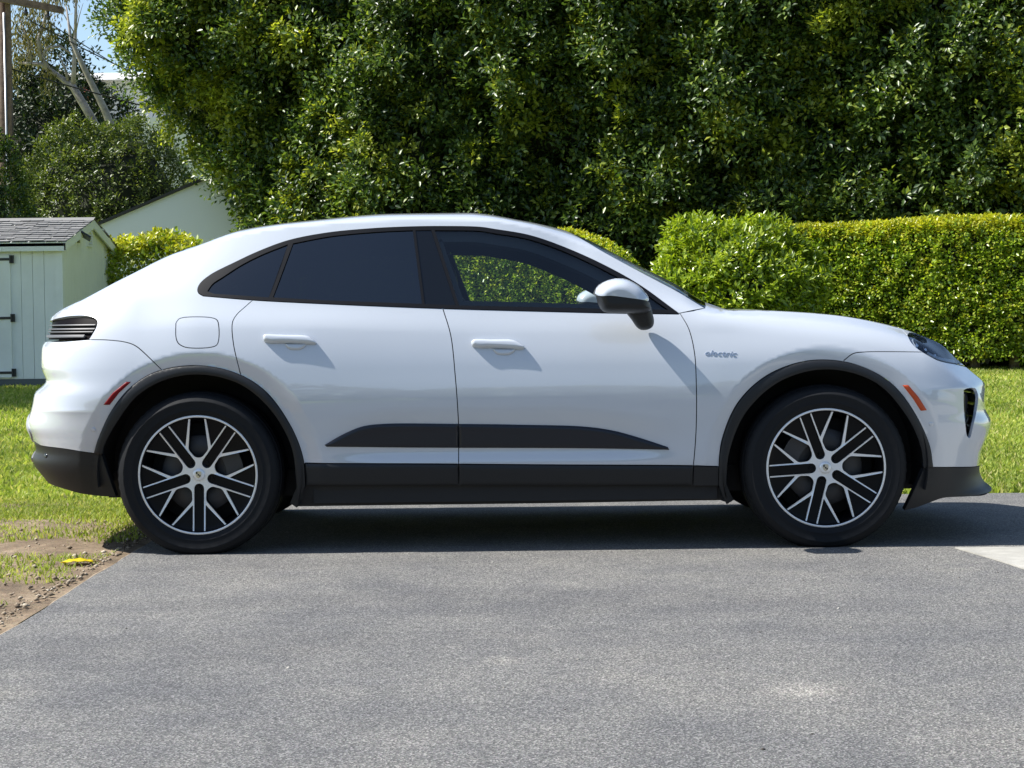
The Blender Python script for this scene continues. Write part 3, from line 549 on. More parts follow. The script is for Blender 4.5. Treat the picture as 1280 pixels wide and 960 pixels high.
IZ = np.array([(-2.4200,0.9621),(-2.3300,1.0271),(-2.2400,1.0997),(-2.0500,1.1817),(-1.8430,1.2838),(-1.6000,1.3902),(-1.3000,1.4851),(-1.0650,1.5200),(-0.8800,1.5330),(-0.5000,1.5480),(-0.1000,1.5380),(0.0800,1.5080),(0.2300,1.4580),(0.4200,1.3880),(0.6000,1.2920),(0.8000,1.1800),(0.9100,1.1160),(1.0000,1.1000),(1.2500,1.0939),(1.5300,1.0715),(1.7500,1.0327),(1.9000,0.9898),(2.0530,0.9234),(2.1330,0.8529),(2.2100,0.7934),(2.3300,0.6965),(2.3900,0.5865)])
IW = np.array([(-2.33,.70),(-2.05,.66),(-1.75,.62),(-1.446,.62),(-1.0,.635),(-.5,.645),(0,.645),(.25,.64),(.42,.665),(.6,.705),(.8,.745),(.91,.765),(1.0,.76),(1.446,.72),(1.9,.68),(2.15,.67),(2.33,.66)])
ZK = lambda x: np.stack([pchip(SX, r, np.clip(x,-2.33,2.33)) for r in ROWZ], -1)
WK = lambda x: np.stack([pchip(SX, r, np.clip(x,-2.33,2.33)) for r in ROWW], -1)
ztop = lambda x: pchip(ZTOP[:,0], ZTOP[:,1], x)
zI = lambda x: pchip(IZ[:,0], IZ[:,1], x)
wI = lambda x: pchip(IW[:,0], IW[:,1], np.clip(x,-2.33,2.33))
xf = lambda z: pchip(XF[:,0], XF[:,1], z)
xr = lambda z: pchip(XR[:,0], XR[:,1], z)
ARCH = [(-1.446,.372),(1.446,.372)]
def sstep(a, b, x):
    t = np.clip((x-a)/(b-a), 0, 1); return t*t*(3-2*t)

def Wbase(x, z):
    x = np.atleast_1d(np.asarray(x, float)); z = np.atleast_1d(np.asarray(z, float))
    zt = ztop(x); zi = np.minimum(zI(x), zt-.008); wi = wI(x)
    zk = np.concatenate([ZK(x), zi[:,None]], 1); wk = np.concatenate([WK(x), wi[:,None]], 1)
    for k in range(1, zk.shape[1]):
        zk[:,k] = np.maximum(zk[:,k], zk[:,k-1]+.004)
    h = np.diff(zk, axis=1); d = np.diff(wk, axis=1)/h
    m = np.zeros_like(wk)
    w1 = 2*h[:,1:]+h[:,:-1]; w2 = h[:,1:]+2*h[:,:-1]
    with np.errstate(divide='ignore', invalid='ignore'):
        hm = (w1+w2)/(w1/d[:,:-1]+w2/d[:,1:])
    m[:,1:-1] = np.where(d[:,:-1]*d[:,1:] > 0, hm, 0); m[:,0] = d[:,0]; m[:,-1] = d[:,-1]
    n = len(x); ar = np.arange(n)
    i = np.clip((z[:,None] >= zk).sum(1)-1, 0, zk.shape[1]-2)
    hh = h[ar,i]; t = np.clip((z-zk[ar,i])/hh, 0, 1)
    low = ((2*t**3-3*t*t+1)*wk[ar,i]+(t**3-2*t*t+t)*hh*m[ar,i]+(3*t*t-2*t**3)*wk[ar,i+1]+(t**3-t*t)*hh*m[ar,i+1])
    zi = zk[:,-1]; zt = np.maximum(zt, zi+.004)
    w1c = np.clip(wi+d[:,-1]*(zt-zi), .72*wi, .97*wi)
    s = np.sqrt(np.clip((zt-z)/(zt-zi), 0, 1)); t = 1-s
    cap = s*s*wi+2*t*s*w1c
    w = np.where(z > zi, cap, low)
    # plan rounding of both ends
    F0, R0 = 1.72, -1.68
    tf = np.clip((x-F0)/(xf(z)-F0), 0, 1); tr = np.clip((x-R0)/(xr(z)-R0), 0, 1)
    return w*np.power(np.maximum(1-tf**3.4,0), 1/3.0)*np.power(np.maximum(1-tr**3.6,0), 1/3.0)

def W(x, z):
    x = np.atleast_1d(np.asarray(x, float)); z = np.atleast_1d(np.asarray(z, float))
    w = Wbase(x, z)
    for (cx, cz), r2 in zip(ARCH, (.572,.562)):            # rolled lip round each wheel arch
        r = np.hypot(x-cx, z-cz)
        e = np.clip(r2-r, 0, .070)
        fade = sstep(.20, .50, z)*.85+.15
        w = w-.34*fade*(e-.007*(1-np.exp(-e/.007)))
    # hollow above the side blade
    bx = sstep(-1.0,-.55,x)*(1-sstep(.45,.92,x))
    ztp = .68-.07*sstep(.2,.85,x)-.05*sstep(-.5,-.95,x)
    u = np.clip((ztp-z)/.13, 0, 1)
    w = w-.020*bx*u*u*(3-2*u)*sstep(.40,.47,z)
    # crisp ledges on the rear and front bumpers, hollow facet under the tail lamp
    w = w+.012*np.exp(-np.abs(z-.668)/.045)*sstep(-1.85,-2.10,x)*(w > .05)
    w = w+.009*np.exp(-np.abs(z-.735)/.035)*sstep(1.88,2.08,x)*(w > .05)
    d = (-1.955-x)*.58-(1.0-z)*.82
    w = w-.10*np.clip(d,0,.2)*sstep(1.02,.985,z)*(w > .05)
    return w
OUT = {
 'belt': [(-1.443,1.197), (-1.208,1.175), (-0.8582,1.153), (-0.5442,1.136), (-0.3353,1.126), (-0.1452,1.118), (0.1679,1.106), (0.4139,1.097), (0.7789,1.087)],
 'dlo': [(-1.443,1.197), (-1.466,1.211), (-1.473,1.228), (-1.465,1.255), (-1.421,1.296), (-1.298,1.36), (-1.193,1.409), (-1.054,1.459), (-0.8716,1.493), (-0.658,1.511), (-0.4979,1.517), (-0.338,1.518), (-0.1439,1.512), (-0.0754,1.501), (0.088,1.471), (0.236,1.42), (0.4236,1.333), (0.6046,1.227), (0.7792,1.091)],
 'g_quarter_top': [(-1.426,1.218), (-1.403,1.254), (-1.36,1.284), (-1.273,1.342), (-1.177,1.391), (-1.057,1.438)],
 'g_quarter_bot': [(-1.133,1.186), (-1.269,1.197), (-1.391,1.206)],
 'g_rear': [(-1.032,1.443), (-0.8594,1.474), (-0.6537,1.492), (-0.4634,1.499)],
 'g_rear_b': [(-0.4157,1.148), (-0.5446,1.154), (-0.8589,1.169), (-1.113,1.186)],
 'bpil': [(-0.4501,1.498), (-0.3759,1.499)],
 'bpil_b': [(-0.259,1.14), (-0.4027,1.147)],
 'g_front': [(-0.3588,1.498), (-0.1439,1.492), (-0.0793,1.481), (0.0801,1.452), (0.224,1.403), (0.4077,1.316), (0.5884,1.212), (0.7318,1.107)],
 'g_front_b': [(0.4146,1.116), (0.1683,1.125), (-0.1452,1.135), (-0.2422,1.139)],
 'd_split': [(-0.3182,1.125), (-0.2812,1.001), (-0.2615,0.8166), (-0.2502,0.628), (-0.2511,0.4051)],
 'd_split2': [(-0.2511,0.4051), (-0.2523,0.3026)],
 'd_front': [(0.7866,1.091), (0.823,1.018), (0.8439,0.9108), (0.849,0.7638), (0.8467,0.5418), (0.8358,0.3929)],
 'd_front2': [(0.8358,0.3929), (0.8344,0.29)],
 'd_rear': [(-1.208,1.175), (-1.242,1.143), (-1.276,1.109), (-1.292,1.079), (-1.294,1.046), (-1.284,0.9719), (-1.267,0.8981), (-1.253,0.835)],
 'fuel': [(-1.558,1.071), (-1.548,1.089), (-1.526,1.097), (-1.395,1.095), (-1.367,1.084), (-1.357,1.061), (-1.353,0.9947), (-1.361,0.9691), (-1.387,0.9583), (-1.505,0.9596), (-1.54,0.9784), (-1.552,1.004)],
 'rb_line': [(-1.97,0.9996), (-1.875,0.9966), (-1.793,0.9865), (-1.743,0.9694), (-1.67,0.9098), (-1.614,0.8537)],
 'tl': [(-1.97,0.9996), (-1.941,1.057), (-1.939,1.083), (-1.965,1.103), (-2.083,1.11), (-2.277,1.116)],
 'fb_line': [(1.534,0.8642), (1.577,0.8951), (1.628,0.9019), (1.742,0.9022), (1.912,0.8978)],
 'hl_low': [(1.912,0.8978), (1.944,0.8788), (1.988,0.8575), (2.113,0.8339)],
 'hl_up': [(2.113,0.8339), (2.2,0.8509), (2.15,0.9083), (2.111,0.9385), (2.063,0.9628), (1.936,0.9818), (1.891,0.9864), (1.867,0.9757)],
 'hl_left': [(1.867,0.9757), (1.864,0.95), (1.883,0.9203), (1.912,0.8978)],
 'ra_out': [(-1.94,0.4726), (-1.917,0.5385), (-1.853,0.6644), (-1.758,0.778), (-1.643,0.8467), (-1.458,0.8742), (-1.273,0.8367), (-1.135,0.7489), (-1.023,0.5844), (-0.9712,0.4347), (-0.9639,0.3105)],
 'ra_in': [(-1.905,0.4636), (-1.887,0.5123), (-1.823,0.6198), (-1.728,0.7372), (-1.597,0.8094), (-1.435,0.8316), (-1.251,0.7835), (-1.113,0.6637), (-1.025,0.495), (-1.007,0.3375), (-1.009,0.2079)],
 'fa_out': [(0.9538,0.2882), (0.9544,0.3792), (0.9688,0.5022), (1.04,0.6726), (1.163,0.7912), (1.321,0.8557), (1.456,0.867), (1.601,0.8394), (1.746,0.7602), (1.855,0.6256), (1.933,0.4638), (1.952,0.3622)],
 'fa_in': [(0.9931,0.1997), (0.9904,0.3144), (1,0.4349), (1.077,0.6275), (1.235,0.7701), (1.454,0.8229), (1.673,0.7613), (1.814,0.6133), (1.888,0.4648), (1.905,0.3559)],
 'door_bot': [(-0.9641,0.4171), (-0.2511,0.4051), (0.2179,0.3959), (0.8359,0.3853), (0.9559,0.3792)],
 'clad_bot': [(-0.9639,0.3105), (-0.2542,0.3026), (0.8344,0.29), (0.9538,0.2882)],
 'sill_bot': [(-1.01,0.2002), (-0.5288,0.1999), (0.2174,0.2009), (0.9929,0.2074)],
 'rb_low': [(-2.233,0.4997), (-2.088,0.4928), (-1.94,0.4726)],
 'fb_low': [(1.952,0.3622), (2.071,0.3571), (2.251,0.341)],
 'blade_top': [(-0.8698,0.5017), (-0.7861,0.5488), (-0.6968,0.5848), (-0.6008,0.5965), (-0.261,0.5924), (0.0349,0.5851), (0.3382,0.5723), (0.4677,0.5522), (0.5895,0.5175), (0.7182,0.4738)],
 'blade_bot': [(0.7254,0.4589), (0.2561,0.4706), (-0.2517,0.4783), (-0.5554,0.4837), (-0.8609,0.4919)],
 'intake': [(2.107,0.7163), (2.127,0.7228), (2.19,0.7186), (2.199,0.7068), (2.19,0.629), (2.16,0.5645), (2.14,0.4937), (2.127,0.5021), (2.111,0.5783), (2.107,0.6529)],
 'mark_f': [(1.802,0.7472), (1.829,0.747), (1.875,0.6926), (1.915,0.6304), (1.888,0.6272), (1.85,0.6852)],
 'mark_r': [(-1.78,0.8024), (-1.758,0.8021), (-1.812,0.753), (-1.857,0.6981), (-1.885,0.6986), (-1.841,0.7535)],
 'handle_r': [(-1.151,1.004), (-1.141,1.013), (-1.115,1.014), (-1.085,1.012), (-1.033,1.01), (-0.9445,1.005), (-0.9221,0.9935), (-0.8995,0.9693), (-0.9105,0.9639), (-0.9659,0.9664), (-1.04,0.9709), (-1.084,0.9714), (-1.114,0.9718), (-1.143,0.9813)],
 'pad_r': [(-1.047,0.9692), (-1.032,0.9469), (-1.01,0.9411), (-0.9729,0.9426), (-0.9546,0.9534), (-0.9438,0.968)],
 'handle_f': [(-0.1884,0.9667), (-0.1791,0.9784), (-0.1458,0.9809), (-0.1014,0.9786), (0.0023,0.9756), (0.0244,0.9679), (0.0629,0.938), (0.0462,0.929), (0.0018,0.9321), (-0.1091,0.9381), (-0.1535,0.9386), (-0.183,0.9482)],
 'pad_f': [(-0.0869,0.9342), (-0.0723,0.9119), (-0.0465,0.9061), (-0.0096,0.9075), (0.009,0.9184), (0.0203,0.933)],
 'sens_f': [(1.937,0.5652)],
 'sens_r': [(-1.936,0.5838)],
 'text0': [(0.893,0.8956)],
 'text1': [(1.038,0.8885)],
 'ws_out': [(0.911,1.115), (0.7906,1.192), (0.6089,1.293), (0.4269,1.399), (0.3178,1.474), (0.2653,1.51)],
 'fb_bot': [(2.329,0.2143), (2.146,0.2135), (2.005,0.2144), (1.943,0.1953), (1.883,0.1734), (1.823,0.1592)],
 'rv_bot': [(-1.847,0.2674), (-1.91,0.2688), (-2.022,0.2798), (-2.151,0.3024), (-2.346,0.3176)],
 'mir_cap': [(0.3761,1.183), (0.3891,1.214), (0.4147,1.233), (0.451,1.247), (0.4837,1.251), (0.5271,1.245), (0.5812,1.215), (0.6099,1.184), (0.6242,1.159), (0.6169,1.146), (0.5843,1.152), (0.5119,1.163), (0.4467,1.171), (0.3923,1.172)],
 'mir_house': [(0.3851,1.172), (0.4467,1.171), (0.5119,1.163), (0.5843,1.152), (0.6169,1.144), (0.6312,1.129), (0.6347,1.108), (0.6055,1.093), (0.5203,1.093), (0.4388,1.095), (0.4135,1.105), (0.3938,1.136)],
 'mir_stalk': [(0.5222,1.098), (0.5477,1.112), (0.6348,1.119), (0.649,1.082), (0.6542,1.053), (0.6485,1.031), (0.6267,1.017), (0.594,1.016), (0.5742,1.029), (0.5509,1.062)],
 'mir_glass': [(0.3303,1.126), (0.3414,1.151), (0.3597,1.167), (0.3778,1.172), (0.3846,1.125)],
}
# ---------------------------------------------------------------- car panels
def catmull(pts, step=.012):
    p = np.asarray(pts,float)
    if len(p) < 3:
        n = max(2,int(np.linalg.norm(p[-1]-p[0])/step)+1); return p[0]+(p[-1]-p[0])*np.linspace(0,1,n)[:,None]
    q = np.vstack([2*p[0]-p[1],p,2*p[-1]-p[-2]]); out = []
    for i in range(1,len(q)-2):
        p0,p1,p2,p3 = q[i-1:i+3]; n = max(1,int(math.ceil(np.linalg.norm(p2-p1)/step)))
        d = lambda a,b_: max(np.linalg.norm(b_-a)**.5,1e-4)
        t0=0; t1=t0+d(p0,p1); t2=t1+d(p1,p2); t3=t2+d(p2,p3)
        for k in range(n):
            t = t1+(t2-t1)*k/n
            A1=(t1-t)/(t1-t0)*p0+(t-t0)/(t1-t0)*p1; A2=(t2-t)/(t2-t1)*p1+(t-t1)/(t2-t1)*p2; A3=(t3-t)/(t3-t2)*p2+(t-t2)/(t3-t2)*p3
            B1=(t2-t)/(t2-t0)*A1+(t-t0)/(t2-t0)*A2; B2=(t3-t)/(t3-t1)*A2+(t-t1)/(t3-t1)*A3
            out.append((t2-t)/(t2-t1)*B1+(t-t1)/(t2-t1)*B2)
    out.append(p[-1]); return np.array(out)
def S(k, rev=False):
    c = catmull(OUT[k] if isinstance(k,str) else k); return c[::-1] if rev else c
def part_of(path, a, c):
    """stretch of a sampled path between the points nearest a and c"""
    i = int(np.argmin(np.hypot(*(path-np.array(a)).T))); j = int(np.argmin(np.hypot(*(path-np.array(c)).T)))
    return path[i:j+1] if i <= j else path[j:i+1][::-1]
def TOP(a, c, dz=0): x = np.linspace(a,c,max(2,int(abs(c-a)/.012))); return np.stack([x,ztop(x)-dz],1)
def ILN(a, c, dz=0, k=0): x = np.linspace(a,c,max(2,int(abs(c-a)/.012))); return np.stack([x,zI(x)-dz+k*(ztop(x)-zI(x))],1)
q_ = np.linspace(2.2,2.39,2000); NOSE = float(q_[np.argmin(np.abs(xf(ztop(q_))-q_))]); q_ = np.linspace(-2.40,-2.2,2000); TAIL = float(q_[np.argmin(np.abs(xr(ztop(q_))-q_))]); ZTL = float(ztop(TAIL))-.006
def FRONT(a, c): z = np.linspace(a,c,max(2,int(abs(c-a)/.008))); return np.stack([xf(z),z],1)
def REAR(a, c): z = np.linspace(a,c,max(2,int(abs(c-a)/.008))); return np.stack([xr(z),z],1)
def J(*segs):
    p = np.vstack([np.atleast_2d(np.asarray(s,float)) for s in segs]); keep = [0]
    for i in range(1,len(p)):
        if np.linalg.norm(p[i]-p[keep[-1]]) > 2e-4: keep.append(i)
    p = p[keep]
    if np.linalg.norm(p[0]-p[-1]) < 2e-4: p = p[:-1]
    return p
def area(p): x,z = p.T; return .5*np.sum(x*np.roll(z,-1)-np.roll(x,-1)*z)
def inset(p, g, keep=None):
    if area(p) < 0: p = p[::-1]; keep = None if keep is None else keep[::-1]
    if g == 0: return p
    e = np.roll(p,-1,0)-p; e /= np.maximum(np.linalg.norm(e,axis=1,keepdims=True),1e-9); nrm = np.stack([-e[:,1],e[:,0]],1)
    m = nrm+np.roll(nrm,1,0); m /= np.maximum(np.linalg.norm(m,axis=1,keepdims=True),.5)
    q = p+m*g
    if keep is not None: q[keep] = p[keep]
    return q
def inside(pts, poly):
    x,z = pts[:,0],pts[:,1]; a = np.zeros(len(pts),bool); x1,z1 = poly.T; x2,z2 = np.roll(x1,-1),np.roll(z1,-1)
    for i in range(len(poly)):
        if z1[i] == z2[i]: continue
        c = ((z1[i] > z) != (z2[i] > z)); a ^= c & (x < (x2[i]-x1[i])*(z-z1[i])/(z2[i]-z1[i])+x1[i])
    return a
def pdist(pts, poly):
    a = poly; b_ = np.roll(poly,-1,0); d = np.full(len(pts),9.)
    for p,q in zip(a,b_):
        e = q-p; t = np.clip(((pts-p)@e)/max(e@e,1e-12),0,1); d = np.minimum(d,np.linalg.norm(pts-p-t[:,None]*e,axis=1))
    return d
def cdt(outer, holes, pts):
    v = []; ed = []
    for p in [outer]+list(holes):
        b0 = len(v); n = len(p); v += [tuple(q) for q in p]; ed += [(b0+i,b0+(i+1)%n) for i in range(n)]
    v += [tuple(q) for q in pts]
    vo,eo,fo_,_,_,_ = delaunay_2d_cdt([Vector(q) for q in v], ed, [], 0, 1e-6)
    V = np.array([tuple(q) for q in vo]); T = np.array([f for f in fo_ if len(f) == 3],int); c = V[T].mean(1)
    k = inside(c,outer)
    for h in holes: k &= ~inside(c,h)
    T = T[k]; e1 = V[T[:,1]]-V[T[:,0]]; e2 = V[T[:,2]]-V[T[:,0]]; ar = e1[:,0]*e2[:,1]-e1[:,1]*e2[:,0]
    T = T[np.abs(ar) > 1e-10]; ar = ar[np.abs(ar) > 1e-10]; T[ar < 0] = T[ar < 0][:,::-1]
    used = np.unique(T); mp = -np.ones(len(V),int); mp[used] = np.arange(len(used)); return V[used], mp[T]
# fill points: an even grid plus rings that crowd toward the silhouette
g = .017; gx = np.arange(-2.5,2.5,g); gz = np.arange(.1,1.7,g*.87)
GR = np.array([(x+(g/2 if j%2 else 0),z) for j,z in enumerate(gz) for x in gx])
EPS = (.0002,.0006,.0012,.002,.0032,.005,.0075,.011,.0155,.021,.028)
xx = np.arange(-2.36,2.38,.012); zz = np.arange(.12,1.12,.014); ring = []
for e in EPS:
    ring += [(x,float(q)-e) for x,q in zip(xx,ztop(xx))]
    ring += [(float(q)-e,z) for z,q in zip(zz,xf(zz)) if z < .70]+[(float(q)+e,z) for z,q in zip(zz,xr(zz)) if z < 1.07]
GR = GR[(GR[:,1] < ztop(GR[:,0])-.036)&(GR[:,0] < xf(GR[:,1])-.036)&(GR[:,0] > xr(GR[:,1])+.036)]
RING = np.array(ring)
def surf(x, z, off=0.0, fn=None):
    fn = fn or W; h = 4e-4
    w = fn(x,z); gx_ = (fn(x+h,z)-fn(x-h,z))/(2*h); gz_ = (fn(x,z+h)-fn(x,z-h))/(2*h)
    n = np.stack([-gx_,-np.ones_like(w),-gz_],1); z0 = w < 2e-3; n[z0,1] = 0
    n = unit(np.where(np.isfinite(n),n,0)); bad = np.linalg.norm(n,axis=1) < .5; n[bad] = (0,-1,0)
    p = np.stack([x,-w,z],1)+n*np.broadcast_to(np.asarray(off,float),(len(x),))[:,None]
    p[z0,1] = 0
    return p,n
def set_normals(me, nrm):
    me.polygons.foreach_set('use_smooth',[True]*len(me.polygons)); me.normals_split_custom_set_from_vertices([tuple(map(float,q)) for q in nrm])
def panel(name, outer, m, parent, holes=(), gap=.0022, off=0., both=False, skirt=.014, dense=1.0, bulge=0, brad=.02, fn=None, flush=None):
    sil = Wbase(outer[:,0],outer[:,1]) < .06
    if flush is not None: sil |= flush(outer)                      # edges that close up with no gap
    o = inset(outer, gap, sil); hs = [inset(h,0)[::-1] for h in holes]
    hs = [inset(h[::-1], -gap) for h in hs]
    pts = np.vstack([GR,RING]); bb0,bb1 = o.min(0),o.max(0)
    pts = pts[(pts >= bb0).all(1)&(pts <= bb1).all(1)]
    if dense != 1.0:
        a = np.arange(bb0[0],bb1[0],g/dense); c = np.arange(bb0[1],bb1[1],g/dense*.87)
        pts = np.array([(x+(g/dense/2 if j%2 else 0),z) for j,z in enumerate(c) for x in a])
    if len(pts): pts = pts[inside(pts,o)]
    for h in hs:
        if len(pts): pts = pts[~inside(pts,h)]
    V,T = cdt(o,hs,pts)
    of = off
    if bulge:
        d = pdist(V,o); u = np.clip(d/brad,0,1); of = off+bulge*np.sqrt(1-(1-u)**2)
    P,N = surf(V[:,0],V[:,1],of,fn)
    if bulge:                                                     # shading normals from the raised shape itself
        N = np.zeros_like(P); fn_ = np.cross(P[T[:,1]]-P[T[:,0]],P[T[:,2]]-P[T[:,0]])
        for k in range(3): np.add.at(N,T[:,k],fn_)
        N = unit(N)
    if both:
        n = len(P); mid = np.abs(P[:,1]) < 1e-4; idx = np.arange(n); mi = np.where(mid,idx,0); free = np.where(~mid)[0]; mi[free] = n+np.arange(len(free))
        P = np.vstack([P,P[free]*np.array([1,-1,1])]); N = np.vstack([N,N[free]*np.array([1,-1,1])]); T = np.vstack([T,mi[T][:,::-1]])
    if skirt > 0:
        e = np.vstack([T[:,[0,1]],T[:,[1,2]],T[:,[2,0]]]); key = np.sort(e,1)@np.array([1,10**7]); u,inv,cnt = np.unique(key,return_inverse=True,return_counts=True)
        be = e[cnt[inv] == 1]; n = len(P); a,c = be[:,0],be[:,1]; m4 = len(be)
        pa,pc = P[a],P[c]; qa,qc = pa-N[a]*skirt,pc-N[c]*skirt; sn = unit(np.cross(pc-pa,N[a]))
        P = np.vstack([P,pa,pc,qc,qa]); N = np.vstack([N,sn,sn,sn,sn]); i = n+np.arange(m4)
        T = np.vstack([T,np.stack([i+m4,i,i+3*m4],1),np.stack([i+m4,i+3*m4,i+2*m4],1)])
    me = fast_mesh(name,P,T)
    if len(me.vertices) == len(N): set_normals(me,N)
    return link(name,me,m,parent)
def mirror(o, parent=None):
    """the same piece on the far side of the car"""
    c = o.copy(); C.objects.link(c); c.parent = parent if parent is not None else o.parent; s = list(o.scale); c.scale = (s[0],-s[1],s[2]); c.location.y = -o.location.y
    for ch in list(o.children):
        k = ch.copy(); C.objects.link(k); k.parent = c
    return c

paint = mat('pale_grey_car_paint', (.500,.532,.580), .25, .0, Coat_Weight=1.0, Coat_Roughness=.02, Coat_IOR=1.75, Specular_IOR_Level=.5)
t,b = nt(paint); n1 = noise(t,1400,1,.5,pos(t)); bump(t,b,n1.outputs[0],.02,.0004)
clad = mat('black_textured_cladding', (.014,.0155,.018), .46, 0, Specular_IOR_Level=.32); t,b = nt(clad); n1 = noise(t,900,2,.5,pos(t)); bump(t,b,n1.outputs[0],.15,.0008)
gloss = mat('gloss_black', (.005,.006,.008), .10)
blade_m = mat('dark_grey_side_blade', (.012,.014,.020), .30, 0, Specular_IOR_Level=.4)
under = mat('black_underbody', (.012,.012,.013), .8)
trim_b = mat('black_window_trim', (.005,.005,.006), .38, 0, Specular_IOR_Level=.25)
cabin = mat('charcoal_cabin_lining', (.055,.058,.062), .85)
chrome = mat('polished_metal', (.75,.76,.78), .12, 1.0)
def glass_mat(name, tint, refl=1.0, ior=1.52):
    m = bpy.data.materials.new(name); m.use_nodes = True; t = m.node_tree; t.nodes.clear()
    o = t.nodes.new('ShaderNodeOutputMaterial'); f = t.nodes.new('ShaderNodeFresnel'); f.inputs[0].default_value = ior
    tr = t.nodes.new('ShaderNodeBsdfTransparent'); tr.inputs[0].default_value = (*tint,1)
    gl = t.nodes.new('ShaderNodeBsdfGlossy'); gl.inputs[0].default_value = (refl,refl,refl,1); gl.inputs[1].default_value = .01
    mx = t.nodes.new('ShaderNodeMixShader'); t.links.new(f.outputs[0],mx.inputs[0]); t.links.new(tr.outputs[0],mx.inputs[1]); t.links.new(gl.outputs[0],mx.inputs[2]); t.links.new(mx.outputs[0],o.inputs[0]); return m
clear_glass = glass_mat('front_window_glass', (.88,.93,.91), 1.0, 1.6); tint_glass = glass_mat('privacy_glass', (.06,.068,.075), 1.0, 1.9); shield_glass = glass_mat('windshield_glass', (.55,.62,.60)); lens_glass = glass_mat('headlamp_cover', (.9,.93,.95), 1.0, 1.38)

car = empty('parked_car', (0,0,0)); tag(car, 'pale grey coupe-style electric SUV parked across the asphalt driveway', 'car')
NEAR = {}
belt,dlo = S('belt'),S('dlo')
ra_o,ra_i,fa_o,fa_i = S('ra_out'),S('ra_in'),S('fa_out'),S('fa_in')
fd,rd,sp_ = S('d_front'),S('d_rear'),S('d_split')
cl_top,cl_bot = S('door_bot'),S('clad_bot')
# glass outlines
gq = J(S('g_quarter_top'),S('g_quarter_bot')); gr_ = J(S('g_rear'),S('g_rear_b')); gb = J(S('bpil'),S('bpil_b')); gf_ = J(S('g_front'),S('g_front_b'))
tl_ = S([(x,min(z,float(ztop(x))-.012)) for x,z in OUT['tl'][:-1]]+[(float(xr(ZTL)),ZTL)])
# body shell: roof, pillars and rear quarters are one pressing
HX = .275
shell = J(rd[::-1], part_of(belt,OUT['d_rear'][0],belt[0]), dlo, OUT['d_front'][0], (.911,1.114), S('ws_out'), [(HX,float(ztop(HX)))], TOP(HX,-1.575),
          TOP(-1.575,-2.085,.030), TOP(-2.085,TAIL), tl_[::-1], S('rb_line'), part_of(ra_o,OUT['rb_line'][-1],OUT['d_rear'][-1]))
fuel = S(OUT['fuel']+[OUT['fuel'][0]])[:-1]
panel('body_shell', shell, paint, car, [fuel], both=True)
o = panel('fuel_door', fuel, paint, car)
rg = J(TOP(-1.575,-2.085), TOP(-2.085,-1.575,.030)); panel('rear_window', rg, gloss, car, both=True, off=-.002)
ws = J(S('ws_out'), TOP(HX,1.055), [(1.0,float(ztop(1.0))-.012)]); panel('windshield', ws, shield_glass, car, both=True, off=-.003, skirt=0)
# doors
def door(name, top, right, bot, left):
    return panel(name, J(top,right,bot,left), paint, car)
d1 = door('front_door', part_of(belt,OUT['d_split'][0],belt[-1]), fd, part_of(cl_top,fd[-1],sp_[-1]), sp_[::-1])
d2 = door('rear_door', part_of(belt,OUT['d_rear'][0],OUT['d_split'][0]), sp_, J(part_of(cl_top,sp_[-1],cl_top[0]),part_of(ra_o,cl_top[0],OUT['d_rear'][-1])), rd[::-1])
bl = J(S('blade_top'),S('blade_bot')); xs_ = OUT['d_split'][3][0]-.0008
def cut(p, x, keep_left):
    q = []
    for a,c in zip(p,np.roll(p,-1,0)):
        ia = (a[0] < x) == keep_left; ic = (c[0] < x) == keep_left
        if ia: q.append(a)
        if ia != ic: q.append(a+(c-a)*(x-a[0])/(c[0]-a[0]))
    return np.array(q)
panel('side_blade', cut(bl,xs_,True), blade_m, d2, off=.002, bulge=.012, brad=.018, gap=.001, dense=2.0)
panel('side_blade', cut(bl,xs_,False), blade_m, d1, off=.002, bulge=.012, brad=.018, gap=.001, dense=2.0)
fd2,sp2 = S('d_front2'),S('d_split2')
panel('lower_cladding', J(part_of(cl_top,cl_top[0],sp_[-1]),sp2,part_of(cl_bot,sp2[-1],cl_bot[0])), clad, d2, off=.002, bulge=.008, brad=.022, dense=1.5)
panel('lower_cladding', J(part_of(cl_top,sp_[-1],fd[-1]),fd2,part_of(cl_bot,fd2[-1],sp2[-1])), clad, d1, off=.002, bulge=.008, brad=.022, dense=1.5)
panel('window_glass', gf_, clear_glass, d1, off=-.004, skirt=0, gap=0); panel('window_glass', gr_, tint_glass, d2, off=-.004, skirt=0, gap=0)
panel('pillar_cover', gb, gloss, d1, off=-.001, gap=.0005)
for nm,hk,pk,dr in (('handle_r','handle_r','pad_r',d2),('handle_f','handle_f','pad_f',d1)):
    hp = S(OUT[hk]+[OUT[hk][0]])[:-1]; pp = S(OUT[pk])
    fl = lambda x,z: W(x,z)+.012
    h_ = panel('door_handle', hp, paint, dr, gap=0, off=.002, bulge=.024, brad=.018, dense=5, skirt=.02)
    panel('handle_recess', J(pp), paint, dr, gap=0, off=.001, bulge=.010, brad=.010, dense=5, skirt=.008)
# window surround
dl = J(belt[::-1],dlo)
panel('window_surround', dl, trim_b, car, [gq,gr_,gb,gf_], gap=.0005, off=.0025)
panel('quarter_glass', gq, tint_glass, car, off=-.004, skirt=0, gap=0)
